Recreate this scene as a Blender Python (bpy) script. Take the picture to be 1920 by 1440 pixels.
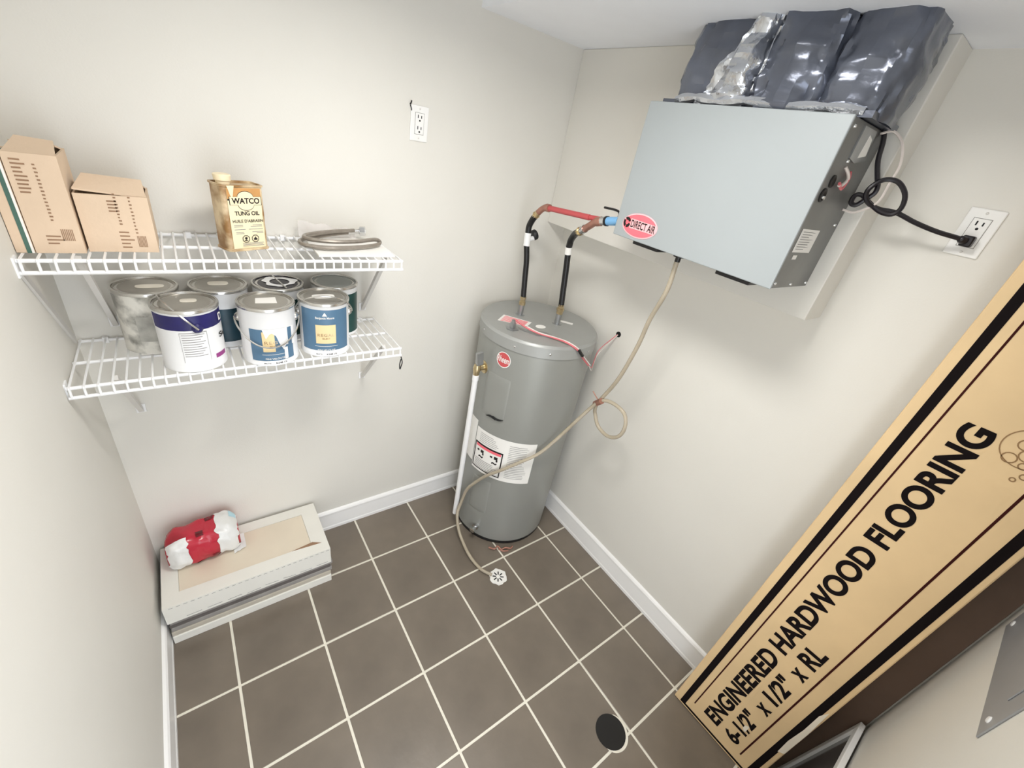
import bpy, math, random
from mathutils import Vector, Matrix, noise

# ------------------------------------------------------------------ clear
for o in list(bpy.data.objects):
    bpy.data.objects.remove(o, do_unlink=True)
scene = bpy.context.scene
COL = scene.collection
T = 0.311            # one floor tile pitch in metres; every length below is in tiles
random.seed(4)

# ------------------------------------------------------------------ camera
cam_d = bpy.data.cameras.new('camera')
cam = bpy.data.objects.new('camera', cam_d)
COL.objects.link(cam)
cam_d.sensor_width = 36.0
cam_d.lens = 36.0 * 788.38 / 1920.0
cam_d.clip_start = 0.01
R_ = ((0.8043234, -0.5680838, 0.1741971), (-0.1646318, -0.4947498, -0.8532989), (0.5709293, 0.6576499, -0.4914635))
m = Matrix.Identity(4)
for i in range(3):
    m[i][0] = R_[0][i]; m[i][1] = -R_[1][i]; m[i][2] = -R_[2][i]
m[0][3], m[1][3], m[2][3] = -5.647 * T, -5.4869 * T, 6.332 * T
cam.matrix_world = m
scene.camera = cam

# ------------------------------------------------------------------ world, light, exposure
world = bpy.data.worlds.new('world')
scene.world = world
world.use_nodes = True
bg = world.node_tree.nodes['Background']
bg.inputs[0].default_value = (0.88, 0.93, 1.0, 1)
bg.inputs[1].default_value = 3.7

LX, LY, LZ = -3.95, -3.4, 7.92
ld = bpy.data.lights.new('ceiling_lamp', 'AREA')
ld.shape = 'DISK'; ld.size = 0.36; ld.energy = 17.0; ld.spread = math.radians(162); ld.color = (1.0, 0.98, 0.945)
lo = bpy.data.objects.new('ceiling_lamp', ld); COL.objects.link(lo)
lo.location = (LX * T, LY * T, (LZ - 0.02) * T)

vs = scene.view_settings
vs.view_transform = 'Standard'; vs.look = 'None'; vs.gamma = 1.0; vs.use_curve_mapping = False
vs.exposure = -0.03

# ------------------------------------------------------------------ materials
def lin(c):
    c = c / 255.0
    return c / 12.92 if c <= 0.04045 else ((c + 0.055) / 1.055) ** 2.4
def rgb(c): return (lin(c[0]), lin(c[1]), lin(c[2]), 1.0)
MATS = {}
def mat(name, color, rough=0.5, metal=0.0, vary=0.06, vscale=9.0, bump=0.0, bscale=60.0, trans=0.0, alpha=1.0,
        coat=0.0, spec=0.5, color2=None, mixlo=0.45, mixhi=0.6, detail=4.0):
    if name in MATS: return MATS[name]
    mt = bpy.data.materials.new(name); mt.use_nodes = True
    nt = mt.node_tree; n = nt.nodes; l = nt.links
    b = n['Principled BSDF']
    b.inputs['Roughness'].default_value = rough
    b.inputs['Metallic'].default_value = metal
    b.inputs['Specular IOR Level'].default_value = spec
    b.inputs['Coat Weight'].default_value = coat
    b.inputs['Transmission Weight'].default_value = trans
    b.inputs['Alpha'].default_value = alpha
    tc = n.new('ShaderNodeTexCoord')
    nz = n.new('ShaderNodeTexNoise'); nz.inputs['Scale'].default_value = vscale; nz.inputs['Detail'].default_value = detail
    l.new(tc.outputs['Object'], nz.inputs['Vector'])
    rp = n.new('ShaderNodeValToRGB')
    c = rgb(color)
    if color2 is None:
        c1 = tuple(min(1, v * (1 - vary)) for v in c[:3]) + (1,); c2 = tuple(min(1, v * (1 + vary)) for v in c[:3]) + (1,)
        rp.color_ramp.elements[0].position = 0.3; rp.color_ramp.elements[1].position = 0.7
    else:
        c1 = c; c2 = rgb(color2)
        rp.color_ramp.elements[0].position = mixlo; rp.color_ramp.elements[1].position = mixhi
    rp.color_ramp.elements[0].color = c1; rp.color_ramp.elements[1].color = c2
    l.new(nz.outputs['Fac'], rp.inputs['Fac']); l.new(rp.outputs['Color'], b.inputs['Base Color'])
    if bump > 0:
        nb = n.new('ShaderNodeTexNoise'); nb.inputs['Scale'].default_value = bscale; nb.inputs['Detail'].default_value = 5
        l.new(tc.outputs['Object'], nb.inputs['Vector'])
        bp = n.new('ShaderNodeBump'); bp.inputs['Strength'].default_value = bump; bp.inputs['Distance'].default_value = 0.01
        l.new(nb.outputs['Fac'], bp.inputs['Height']); l.new(bp.outputs['Normal'], b.inputs['Normal'])
    MATS[name] = mt
    return mt

M_wall = mat('wall_paint', (226, 223, 215), 0.6, vary=0.015, vscale=3, bump=0.05, bscale=220)
M_ceil = mat('ceiling_paint', (244, 246, 250), 0.7, vary=0.01, bump=0.05, bscale=200)
M_trim = mat('trim_paint', (248, 247, 245), 0.32, vary=0.01)
M_tile = mat('floor_tile_glaze', (122, 112, 100), 0.3, vary=0.18, vscale=4, bump=0.04, bscale=45)
M_grout = mat('grout', (232, 227, 212), 0.85, vary=0.05, vscale=20, bump=0.1, bscale=200)
M_white = mat('white_enamel', (240, 240, 240), 0.3, vary=0.01)
M_wire = mat('white_vinyl_wire', (243, 243, 243), 0.35, vary=0.01)
M_bracket = mat('bracket_enamel', (215, 212, 207), 0.4, vary=0.02)
M_tank = mat('tank_grey', (150, 151, 146), 0.34, metal=0.15, vary=0.03, vscale=4)
M_tanktop = mat('tank_top_grey', (162, 163, 160), 0.4, metal=0.2, vary=0.03)
M_dark = mat('dark_rubber', (20, 20, 22), 0.5, vary=0.1)
M_black = mat('black_plastic', (14, 13, 15), 0.35, vary=0.1)
M_cord = mat('cord_black', (22, 17, 24), 0.35, vary=0.1)
M_steel = mat('galvanised_steel', (178, 180, 182), 0.3, metal=0.9, vary=0.06, vscale=30)
M_chrome = mat('bright_steel', (215, 215, 215), 0.18, metal=1.0, vary=0.05, vscale=30)
M_brass = mat('brass', (206, 188, 150), 0.28, metal=0.95, vary=0.08, vscale=40)
M_copper = mat('copper_pipe', (176, 128, 112), 0.4, metal=0.55, vary=0.12, vscale=30)
M_redpipe = mat('red_pex', (190, 82, 84), 0.35, vary=0.05)
M_bluepipe = mat('blue_sleeve', (120, 176, 222), 0.4, vary=0.05)
M_unit = mat('unit_front_grey', (164, 170, 172), 0.42, metal=0.12, vary=0.015, vscale=3)
M_unitside = mat('unit_side_zinc', (128, 128, 126), 0.36, metal=0.55, vary=0.16, vscale=6, bump=0.05, bscale=20)
M_paper = mat('paper_white', (240, 238, 233), 0.6, vary=0.02)
M_print = mat('print_black', (22, 17, 16), 0.6, vary=0.05)
M_printgrey = mat('print_grey', (150, 148, 146), 0.7, vary=0.05)
M_pink = mat('print_pink', (246, 112, 124), 0.5, vary=0.04)
M_palepink = mat('print_pale_pink', (248, 186, 190), 0.5, vary=0.03)
M_redlogo = mat('print_red', (205, 85, 88), 0.5, vary=0.06)
M_wirered = mat('wire_red', (214, 110, 116), 0.45, vary=0.08)
M_wirewhite = mat('wire_white', (225, 215, 208), 0.45, vary=0.05)
M_carton = mat('carton_kraft', (218, 194, 168), 0.75, vary=0.05, vscale=6, bump=0.08, bscale=60)
M_cartonin = mat('carton_inside', (150, 118, 92), 0.8, vary=0.08)
M_green = mat('green_print', (70, 104, 92), 0.6, vary=0.1)
M_kraft = mat('flooring_carton_kraft', (226, 196, 150), 0.6, vary=0.07, vscale=4, bump=0.05, bscale=40)
M_kraftedge = mat('flooring_carton_edge', (196, 166, 128), 0.7, vary=0.08)
M_ink = mat('carton_ink', (18, 11, 12), 0.85, vary=0.1, spec=0.15)
M_inkbrown = mat('carton_ink_brown', (58, 20, 16), 0.85, vary=0.1, spec=0.15)
M_inkcrest = mat('carton_ink_crest', (150, 116, 76), 0.65, vary=0.1)
M_rub = mat('torn_paper', (236, 226, 208), 0.8, vary=0.06)
M_tank_oil = mat('oil_can_cream', (238, 226, 190), 0.4, vary=0.03, color2=(232, 210, 160), mixlo=0.55, mixhi=0.75, vscale=14)
M_oilside = mat('oil_can_side', (150, 112, 66), 0.4, color2=(226, 206, 170), mixlo=0.4, mixhi=0.62, vscale=16)
M_oilband = mat('oil_can_band', (202, 150, 92), 0.4, vary=0.1, vscale=30)
M_cap = mat('cap_cream', (244, 228, 192), 0.4, vary=0.03)
M_canmetal = mat('can_lid_metal', (176, 172, 164), 0.3, metal=0.75, vary=0.08, vscale=14)
M_canrim = mat('can_rim_metal', (205, 203, 198), 0.22, metal=0.85, vary=0.05)
M_canwhite = mat('can_white', (236, 236, 236), 0.35, vary=0.015)
M_canworn = mat('can_worn_grey', (226, 223, 214), 0.35, color2=(140, 138, 130), mixlo=0.42, mixhi=0.62, vscale=18)
M_navy = mat('label_navy', (30, 26, 92), 0.4, vary=0.2, vscale=20)
M_blue = mat('label_blue', (84, 118, 146), 0.4, vary=0.08, vscale=12)
M_cream = mat('label_cream', (236, 212, 162), 0.5, vary=0.03)
M_lidpaper = mat('lid_sticker', (236, 230, 216), 0.6, vary=0.03)
M_worn = mat('worn_label', (172, 170, 162), 0.4, vary=0.25, vscale=24)
M_teal = mat('label_teal', (28, 62, 76), 0.4, vary=0.3, vscale=14)
M_tealgreen = mat('label_dark_green', (26, 66, 62), 0.4, vary=0.3, vscale=14)
M_purple = mat('label_purple', (150, 62, 130), 0.5, vary=0.1)
M_lidgrey = mat('lid_grey_plastic', (158, 162, 158), 0.5, vary=0.04)
M_liddark = mat('lid_dark_paint', (40, 36, 44), 0.2, metal=0.4, vary=0.3, vscale=20)
M_tube = mat('vinyl_tube_amber', (204, 192, 170), 0.22, vary=0.1, vscale=10, trans=0.35)
M_film = mat('duct_black_film', (104, 109, 122), 0.24, metal=0.45, vary=0.3, vscale=5, bump=0.5, bscale=8, coat=0.3)
M_foil = mat('duct_foil', (205, 208, 214), 0.2, metal=0.9, vary=0.1, vscale=8, bump=0.9, bscale=16)
M_hosebraid = mat('braided_hose_grey', (150, 142, 132), 0.35, metal=0.4, vary=0.12, vscale=60)
M_clear = mat('clear_bag', (245, 240, 238), 0.25, vary=0.01, alpha=0.32)
M_red = mat('red_wrap', (190, 40, 60), 0.22, vary=0.2, vscale=10, bump=0.35, bscale=14, color2=(150, 20, 38), mixlo=0.5, mixhi=0.72)
M_darkred = mat('dark_red_wrap', (104, 10, 24), 0.3, vary=0.3, vscale=20)
M_tape = mat('white_tape', (232, 232, 230), 0.3, vary=0.03, bump=0.4, bscale=22)
M_tapeblue = mat('tape_blue_tint', (186, 222, 234), 0.3, vary=0.03)
M_wcarton = mat('tile_carton_white', (232, 230, 222), 0.6, vary=0.02, bump=0.05, bscale=40)
M_inset = mat('tile_carton_window', (226, 214, 194), 0.6, vary=0.03)
M_grey1 = mat('tile_carton_grey', (150, 146, 142), 0.6, vary=0.1, vscale=12)
M_grey2 = mat('tile_carton_dark', (104, 98, 95), 0.6, vary=0.15, vscale=12)
M_taupe = mat('tile_carton_taupe', (190, 182, 168), 0.6, vary=0.06, vscale=12)
M_panel = mat('breaker_panel_grey', (150, 151, 153), 0.4, metal=0.05, vary=0.05, vscale=12)
M_gapshade = mat('gap_shade_brown', (104, 84, 72), 0.6, vary=0.12, vscale=5)  # brown that paints the shade on the right wall beside the carton
M_glass = mat('dark_picture_glass', (70, 68, 68), 0.12, vary=0.15, vscale=6)
M_outlet = mat('outlet_plastic', (244, 243, 240), 0.25, vary=0.01)
M_recess = mat('slot_dark', (10, 9, 9), 0.7, vary=0.1)
M_shadowgap = mat('line_grey', (150, 148, 144), 0.6, vary=0.05)

# ------------------------------------------------------------------ mesh builder (tile units, world coordinates)
def V(*a): return Vector(a if len(a) > 1 else a[0])
def spline(pts, n=6, closed=False):
    P = [Vector(p) for p in pts]; out = []
    N = len(P)
    rng = range(N if closed else N - 1)
    for i in rng:
        if closed: p0, p1, p2, p3 = P[i - 1], P[i], P[(i + 1) % N], P[(i + 2) % N]
        else:
            p1, p2 = P[i], P[i + 1]
            p0 = P[i - 1] if i > 0 else p1 * 2 - p2
            p3 = P[i + 2] if i + 2 < N else p2 * 2 - p1
        for k in range(n):
            t = k / n
            out.append(0.5 * ((2 * p1) + (p2 - p0) * t + (2 * p0 - 5 * p1 + 4 * p2 - p3) * t * t + (3 * p1 - p0 - 3 * p2 + p3) * t ** 3))
    if not closed: out.append(P[-1])
    return out
class B:
    def __init__(s): s.v = []; s.f = []
    def add(s, vs, fs):
        o = len(s.v); s.v += [Vector(p) for p in vs]; s.f += [tuple(i + o for i in f) for f in fs]; return s
    def box(s, x0, x1, y0, y1, z0, z1):
        return s.hexa([(x0, y0, z0), (x1, y0, z0), (x1, y1, z0), (x0, y1, z0), (x0, y0, z1), (x1, y0, z1), (x1, y1, z1), (x0, y1, z1)])
    def hexa(s, p):
        return s.add(p, [(3, 2, 1, 0), (4, 5, 6, 7), (0, 1, 5, 4), (1, 2, 6, 5), (2, 3, 7, 6), (3, 0, 4, 7)])
    def obox(s, o, a, b, c):
        o, a, b, c = Vector(o), Vector(a), Vector(b), Vector(c)
        p = [o, o + a, o + a + b, o + b, o + c, o + a + c, o + a + b + c, o + b + c]
        if a.cross(b).dot(c) < 0: p = [p[i] for i in (3, 2, 1, 0, 7, 6, 5, 4)]
        return s.hexa(p)
    def prism(s, poly, d):
        d = Vector(d); n = len(poly); P = [Vector(p) for p in poly]
        nn = Vector((0, 0, 0))
        for i in range(n): nn += P[i].cross(P[(i + 1) % n])
        if nn.dot(d) > 0: P.reverse()
        vs = P + [p + d for p in P]
        return s.add(vs, [tuple(range(n)), tuple(range(2 * n - 1, n - 1, -1))] + [(i, i + n, (i + 1) % n + n, (i + 1) % n) for i in range(n)])
    def face(s, poly): return s.add(poly, [tuple(range(len(poly)))])
    def tube(s, path, r, n=8, closed=False):
        P = [Vector(p) for p in path]; N = len(P); vs = []; fs = []
        rr = r if callable(r) else (lambda t: r)
        t0 = (P[1] - P[0]).normalized()
        u = t0.cross(Vector((0, 0, 1)))
        if u.length < 1e-3: u = t0.cross(Vector((1, 0, 0)))
        u.normalize()
        for i in range(N):
            if closed: t = (P[(i + 1) % N] - P[i - 1])
            else: t = (P[min(i + 1, N - 1)] - P[max(i - 1, 0)])
            t.normalize()
            u = (u - t * u.dot(t)); u.normalize(); w = t.cross(u)
            q = rr(i / max(1, N - 1))
            for k in range(n):
                a = 2 * math.pi * k / n
                vs.append(P[i] + (u * math.cos(a) + w * math.sin(a)) * q)
        for i in range(N if closed else N - 1):
            j = (i + 1) % N
            for k in range(n):
                k2 = (k + 1) % n
                fs.append((i * n + k, i * n + k2, j * n + k2, j * n + k))
        if not closed:
            fs.append(tuple(range(n - 1, -1, -1))); fs.append(tuple((N - 1) * n + k for k in range(n)))
        return s.add(vs, fs)
    def lathe(s, prof, c, axis=(0, 0, 1), n=32, a0=0.0, a1=2 * math.pi, sx=1.0, sy=1.0):
        c = Vector(c); az = Vector(axis).normalized()
        ax = Vector((1, 0, 0)) if abs(az.z) > 0.9 else az.cross(Vector((0, 0, 1))).normalized()
        ay = az.cross(ax)
        full = abs(a1 - a0 - 2 * math.pi) < 1e-6
        cnt = n if full else n + 1
        vs = []; fs = []
        for r, h in prof:
            for k in range(cnt):
                a = a0 + (a1 - a0) * k / n
                vs.append(c + az * h + ax * (math.cos(a) * r * sx) + ay * (math.sin(a) * r * sy))
        for i in range(len(prof) - 1):
            for k in range(n):
                k2 = (k + 1) % cnt
                fs.append((i * cnt + k, i * cnt + k2, (i + 1) * cnt + k2, (i + 1) * cnt + k))
        if full:
            if prof[0][0] > 1e-6: fs.append(tuple(range(n - 1, -1, -1)))
            if prof[-1][0] > 1e-6: fs.append(tuple((len(prof) - 1) * n + k for k in range(n)))
        return s.add(vs, fs)
    def patch(s, c, r, a0, a1, z0, z1, n=14):
        """a sticker bent round a cylinder, angles in degrees"""
        vs = []; fs = []
        for k in range(n + 1):
            a = math.radians(a0 + (a1 - a0) * k / n)
            for z in (z0, z1): vs.append((c[0] + r * math.cos(a), c[1] + r * math.sin(a), z))
        for k in range(n): fs.append((2 * k, 2 * k + 2, 2 * k + 3, 2 * k + 1))
        return s.add(vs, fs)
    def grid(s, fn, nu, nv):
        vs = [fn(i / nu, j / nv) for j in range(nv + 1) for i in range(nu + 1)]
        fs = [(j * (nu + 1) + i, j * (nu + 1) + i + 1, (j + 1) * (nu + 1) + i + 1, (j + 1) * (nu + 1) + i) for j in range(nv) for i in range(nu)]
        return s.add(vs, fs)
    def disc(s, c, n_, r, k=24, up=(0, 0, 1), sx=1, sy=1, th=0.0):
        n_ = Vector(n_).normalized(); u = Vector(up).cross(n_)
        if u.length < 1e-3: u = Vector((1, 0, 0))
        u.normalize(); w = n_.cross(u); c = Vector(c)
        P = [c + u * (math.cos(2 * math.pi * i / k) * r * sx) + w * (math.sin(2 * math.pi * i / k) * r * sy) for i in range(k)]
        if th: return s.prism(P, n_ * th)
        return s.face(P)

ORG = {}
def finish(o, label, cat, group, kind):
    if label: o['label'] = label
    if cat: o['category'] = cat
    if group: o['group'] = group
    if kind: o['kind'] = kind
def thing(name, label, cat, loc, group=None):
    o = bpy.data.objects.new(name, None); COL.objects.link(o)
    o.empty_display_size = 0.05
    o.location = Vector(loc) * T; ORG[o.name] = Vector(loc)
    finish(o, label, cat, group, None)
    return o
def obj(name, b, mt, parent=None, label=None, cat=None, group=None, kind=None, smooth=True, bevel=0.0, angle=38):
    if parent is not None: org = ORG[parent.name]
    else:
        xs = [p.x for p in b.v]; ys = [p.y for p in b.v]; zs = [p.z for p in b.v]
        org = Vector(((min(xs) + max(xs)) / 2, (min(ys) + max(ys)) / 2, min(zs)))
    me = bpy.data.meshes.new(name)
    me.from_pydata([tuple((p - org) * T) for p in b.v], [], b.f)
    me.update()
    if smooth:
        me.polygons.foreach_set('use_smooth', [True] * len(me.polygons))
        me.set_sharp_from_angle(angle=math.radians(angle))
    me.materials.append(mt)
    o = bpy.data.objects.new(name, me); COL.objects.link(o)
    if parent is not None: o.parent = parent
    else: o.location = org * T
    ORG[o.name] = org
    if bevel:
        md = o.modifiers.new('bevel', 'BEVEL'); md.width = bevel * T; md.segments = 2; md.limit_method = 'ANGLE'; md.angle_limit = math.radians(40)
    finish(o, label, cat, group, kind)
    return o
def copy_part(src, name, parent, off):
    c = src.copy(); COL.objects.link(c); c.parent = parent; c.location = src.location + Vector(off) * T
    return c

TXT = {}
def textgeo(s, bold=0.0, spacing=1.0):
    key = (s, bold, spacing)
    if key in TXT: return TXT[key]
    cu = bpy.data.curves.new('lettering', 'FONT'); cu.body = s; cu.offset = bold; cu.resolution_u = 8; cu.space_character = spacing
    ob = bpy.data.objects.new('lettering_tmp', cu); COL.objects.link(ob)
    dg = bpy.context.evaluated_depsgraph_get(); dg.update()
    me = bpy.data.meshes.new_from_object(ob.evaluated_get(dg))
    vs = [v.co.copy() for v in me.vertices]; fs = [tuple(p.vertices) for p in me.polygons]
    bpy.data.objects.remove(ob, do_unlink=True); bpy.data.curves.remove(cu); bpy.data.meshes.remove(me)
    x0 = min(v.x for v in vs); x1 = max(v.x for v in vs); y0 = min(v.y for v in vs); y1 = max(v.y for v in vs)
    TXT[key] = ([((v.x - x0) / (x1 - x0), (v.y - y0) / (y1 - y0)) for v in vs], fs)
    return TXT[key]
def text_on(b, s, fn, bold=0.02, spacing=1.0):
    uv, fs = textgeo(s, bold, spacing)
    return b.add([fn(u, v) for u, v in uv], fs)
def plane_fn(o, du, dv):
    o, du, dv = Vector(o), Vector(du), Vector(dv)
    return lambda u, v: o + du * u + dv * v
def cyl_fn(c, r, a0, a1, z0, z1):
    def f(u, v):
        a = math.radians(a0 + (a1 - a0) * u)
        return Vector((c[0] + r * math.cos(a), c[1] + r * math.sin(a), z0 + (z1 - z0) * v))
    return f

# ------------------------------------------------------------------ the room
XR, XL, YB, YF, ZC = -0.475, -6.67, -0.05, -6.53, 8.35
SOF_Z, SOF_X = 7.57, -2.5
BH_X, BH_Y, BH_Z = -0.87, -4.09, 5.33
W = 0.25
obj('wall_back', B().box(XL - W, XR + W, YB, YB + W, -0.1, ZC), M_wall, kind='structure', smooth=False)
obj('wall_right', B().box(XR, XR + W, YF - W, YB, -0.1, ZC), M_wall, kind='structure', smooth=False)
obj('wall_left', B().box(XL - W, XL, YF - W, YB, -0.1, ZC), M_wall, kind='structure', smooth=False)
DX0, DX1, DZ = -6.35, -3.3, 6.6
wf = B().box(XL, DX0, YF - W, YF, -0.1, ZC).box(DX1, XR, YF - W, YF, -0.1, ZC).box(DX0, DX1, YF - W, YF, DZ, ZC)
obj('wall_front', wf, M_wall, kind='structure', smooth=False)
obj('ceiling', B().box(XL - W, XR + W, YF - W, YB + W, ZC, ZC + 0.15), M_ceil, kind='structure', smooth=False)
obj('wall_soffit', B().box(SOF_X, XR, YF, YB, SOF_Z, ZC), M_ceil, kind='structure', smooth=False)
obj('wall_bulkhead', B().box(BH_X, XR, BH_Y, YB, BH_Z, SOF_Z), M_wall, kind='structure', smooth=False, bevel=0.01)

floor = obj('floor', B().box(XL - W, XR + W, YF - W - 2.5, YB + W, -0.12, -0.006), M_grout, kind='structure', smooth=False)
xs = [XR] + [-c for c in range(1, 7)] + [XL]
ys = [YB] + [-r for r in range(1, 7)] + [YF]
gap = 0.0145
tile_src = {}
for i in range(7):
    for j in range(7):
        x1, x0 = xs[i] - (gap if i else 0), xs[i + 1] + (gap if i < 6 else 0)
        y1, y0 = ys[j] - (gap if j else 0), ys[j + 1] + (gap if j < 6 else 0)
        if i == 0: x0 += 0.0
        key = (round(x1 - x0, 4), round(y1 - y0, 4))
        if key not in tile_src:
            b = B().box(x0, x1, y0, y1, -0.02, 0.0)
            o = obj('tile', b, M_tile, floor, smooth=False, bevel=0.006)
            tile_src[key] = (o, x0, y0)
        else:
            s_, sx_, sy_ = tile_src[key]
            copy_part(s_, 'tile', floor, (x0 - sx_, y0 - sy_, 0))

def baseboard(name, axis, a0, a1, w, sgn):
    prof = [(0, 0), (0.05, 0), (0.05, 0.05), (0.042, 0.07), (0.038, 0.33), (0.046, 0.345), (0.046, 0.375), (0.03, 0.40), (0, 0.415)]
    b = B(); P = []
    for d, z in prof: P.append((w + sgn * d, a0, z) if axis == 'y' else (a0, w + sgn * d, z))
    b.prism(P, (0, a1 - a0, 0) if axis == 'y' else (a1 - a0, 0, 0))
    return obj(name, b, M_trim, kind='structure', smooth=False)
baseboard('baseboard_right', 'y', YF, YB, XR, -1)
baseboard('baseboard_back', 'x', XL + 0.05, XR - 0.05, YB, -1)
baseboard('baseboard_left', 'y', YF, YB, XL, 1)
baseboard('baseboard_front', 'x', DX1 + 0.2, XR - 0.05, YF, 1)
# casing round the doorway behind the viewer
obj('trim_1', B().box(DX1 - 0.02, DX1 + 0.2, YF, YF + 0.05, 0, DZ + 0.2).box(DX0 - 0.2, DX0 + 0.02, YF, YF + 0.05, 0, DZ + 0.2).box(DX0 + 0.02, DX1 - 0.02, YF, YF + 0.05, DZ - 0.02, DZ + 0.2), M_trim, kind='structure', smooth=False)
# ceiling lamp housing round the light
t = thing('ceiling_light', 'round white flush ceiling light in the middle of the ceiling', 'ceiling light', (LX, LY, LZ))
obj('housing', B().lathe([(0.0, 0.0), (0.62, 0.0), (0.68, 0.06), (0.68, 0.16), (0.2, 0.2), (0.2, 0.42), (0.0, 0.42)], (LX, LY, LZ), n=40), M_white, t)

# ------------------------------------------------------------------ water heater
HX, HY, HR, HH = -1.447, -1.0, 0.885, 4.05
hc = (HX, HY)
wh = thing('water_heater', 'tall grey cylindrical electric water heater standing in the corner', 'water heater', (HX, HY, 0))
def hr(z): return 0.868 + (0.9 - 0.868) * z / HH
obj('base_skirt', B().lathe([(0.80, 0.0), (0.86, 0.01), (0.86, 0.085), (0.80, 0.10)], (HX, HY, 0), n=64), M_dark, wh)
obj('tank_jacket', B().lathe([(0.80, 0.08), (hr(0), 0.085), (hr(1), 1.0), (hr(2), 2.0), (hr(3), 3.0), (hr(3.88), 3.88)], (HX, HY, 0), n=96), M_tank, wh)
top = obj('top_cap', B().lathe([(hr(4), 3.86), (hr(4) + 0.012, 3.865), (hr(4) + 0.012, 4.015), (hr(4) - 0.012, 4.035), (hr(4) - 0.02, 4.05), (0.5, 4.055), (0.0, 4.055)], (HX, HY, 0), n=96), M_tanktop, wh)
for a in (-150, -118, -75, 170):
    ar = math.radians(a); r = hr(4) + 0.012
    obj('screw', B().lathe([(0.018, 0), (0.018, 0.006), (0, 0.012)], (HX + r * math.cos(ar), HY + r * math.sin(ar), 3.94), (math.cos(ar), math.sin(ar), 0), n=10), M_chrome, top)
NIP = ((-1.618, -0.70), (-1.219, -1.139))
for q, (nx, ny) in enumerate(NIP):
    n_ = obj('nipple', B().lathe([(0.075, 0.0), (0.075, 0.008), (0.043, 0.01), (0.043, 0.20), (0.0, 0.20)], (nx, ny, 4.055), n=20), M_steel, wh)
an = obj('anode_cap', B().lathe([(0.10, 0), (0.10, 0.012), (0.045, 0.02), (0.045, 0.09), (0.03, 0.10), (0.03, 0.13), (0, 0.13)], (-2.08, -1.14, 4.055), n=6), M_steel, wh)
obj('cover_plate', B().prism([(-1.99, -1.20, 4.055), (-1.86, -1.46, 4.055), (-1.62, -1.58, 4.055), (-1.66, -1.36, 4.055)], (0, 0, 0.008)), M_steel, wh)
obj('warning_label', B().prism([(-1.90, -0.66, 4.055), (-1.63, -1.02, 4.055), (-1.80, -1.13, 4.055), (-2.13, -0.83, 4.055)], (0, 0, 0.002)), M_paper, wh, label='pale pink printed label on the tank top')
wl = B()
for k in range(6):
    f = 0.12 + k * 0.15
    a_ = Vector((-1.90, -0.66, 4.0585)).lerp(Vector((-2.13, -0.83, 4.0585)), f); b_ = Vector((-1.63, -1.02, 4.0585)).lerp(Vector((-1.80, -1.13, 4.0585)), f)
    d = (b_ - a_); e = Vector((-0.017, -0.012, 0))
    wl.face([a_ + d * 0.08, a_ + d * 0.9, a_ + d * 0.9 + e, a_ + d * 0.08 + e])
obj('lettering', wl, M_pink, wh, kind='stuff')
obj('round_sticker', B().disc((-1.59, -1.19, 4.057), (0, 0, 1), 0.085, sy=0.75, th=0.002), M_paper, wh)
obj('small_label', B().prism([(-1.09, -1.0, 4.056), (-0.93, -1.2, 4.056), (-0.99, -1.25, 4.056), (-1.15, -1.05, 4.056)], (0, 0, 0.002)), M_paper, wh)
# maker's badge
LA = -158.5
lr = hr(3.7) + 0.004
def cyl_ellipse(b, ca, cz, ra, rz, r, k=28, inner=0.0):
    P = []; Q = []
    for i in range(k):
        a = 2 * math.pi * i / k
        for L, s_ in ((P, 1.0), (Q, inner)):
            an_ = math.radians(ca + ra * s_ * math.cos(a)); L.append((HX + r * math.cos(an_), HY + r * math.sin(an_), cz + rz * s_ * math.sin(a)))
    if inner: b.add(P + Q, [(i, (i + 1) % k, k + (i + 1) % k, k + i) for i in range(k)])
    else: b.face(P)
    return b
bd = obj('round_badge', cyl_ellipse(B(), LA, 3.675, 7.4, 0.118, lr), M_redlogo, wh, label='red round badge with white script')
obj('badge_ring', cyl_ellipse(B(), LA, 3.675, 7.6, 0.122, lr + 0.003, inner=0.9), M_paper, bd)
obj('lettering', text_on(B(), 'Rheem', cyl_fn(hc, lr + 0.004, LA - 6.2, LA + 6.2, 3.63, 3.73), bold=0.015), M_paper, bd)
# element covers pressed into the jacket
def bulge(a0, a1, z0, z1, d):
    def f(u, v):
        z = z0 + (z1 - z0) * v
        w_ = (1 - abs(2 * u - 1) ** 6) * (1 - abs(2 * v - 1) ** 6)
        a = math.radians(a0 + (a1 - a0) * u); r = hr(z) - 0.01 + d * w_ ** 0.5
        return (HX + r * math.cos(a), HY + r * math.sin(a), z)
    return B().grid(f, 20, 20)
obj('element_cover', bulge(-176, -146, 2.62, 3.42, 0.022), M_tank, wh)
obj('element_cover', bulge(-172, -146, 0.62, 1.42, 0.022), M_tank, wh)
pr_ = B()
for a, z, k in ((-161, 2.655, 1), (-153, 2.69, -1)):
    P = [(hc[0] + (hr(z) + 0.016) * math.cos(math.radians(a + q)), hc[1] + (hr(z) + 0.016) * math.sin(math.radians(a + q)), z + 0.02 * k * math.cos(q * 0.35)) for q in range(-6, 7, 2)]
    pr_.tube(P, lambda t: 0.016 * math.sin(math.pi * (0.08 + 0.84 * t)), 6)
obj('cover_grip', pr_, M_dark, wh)
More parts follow.
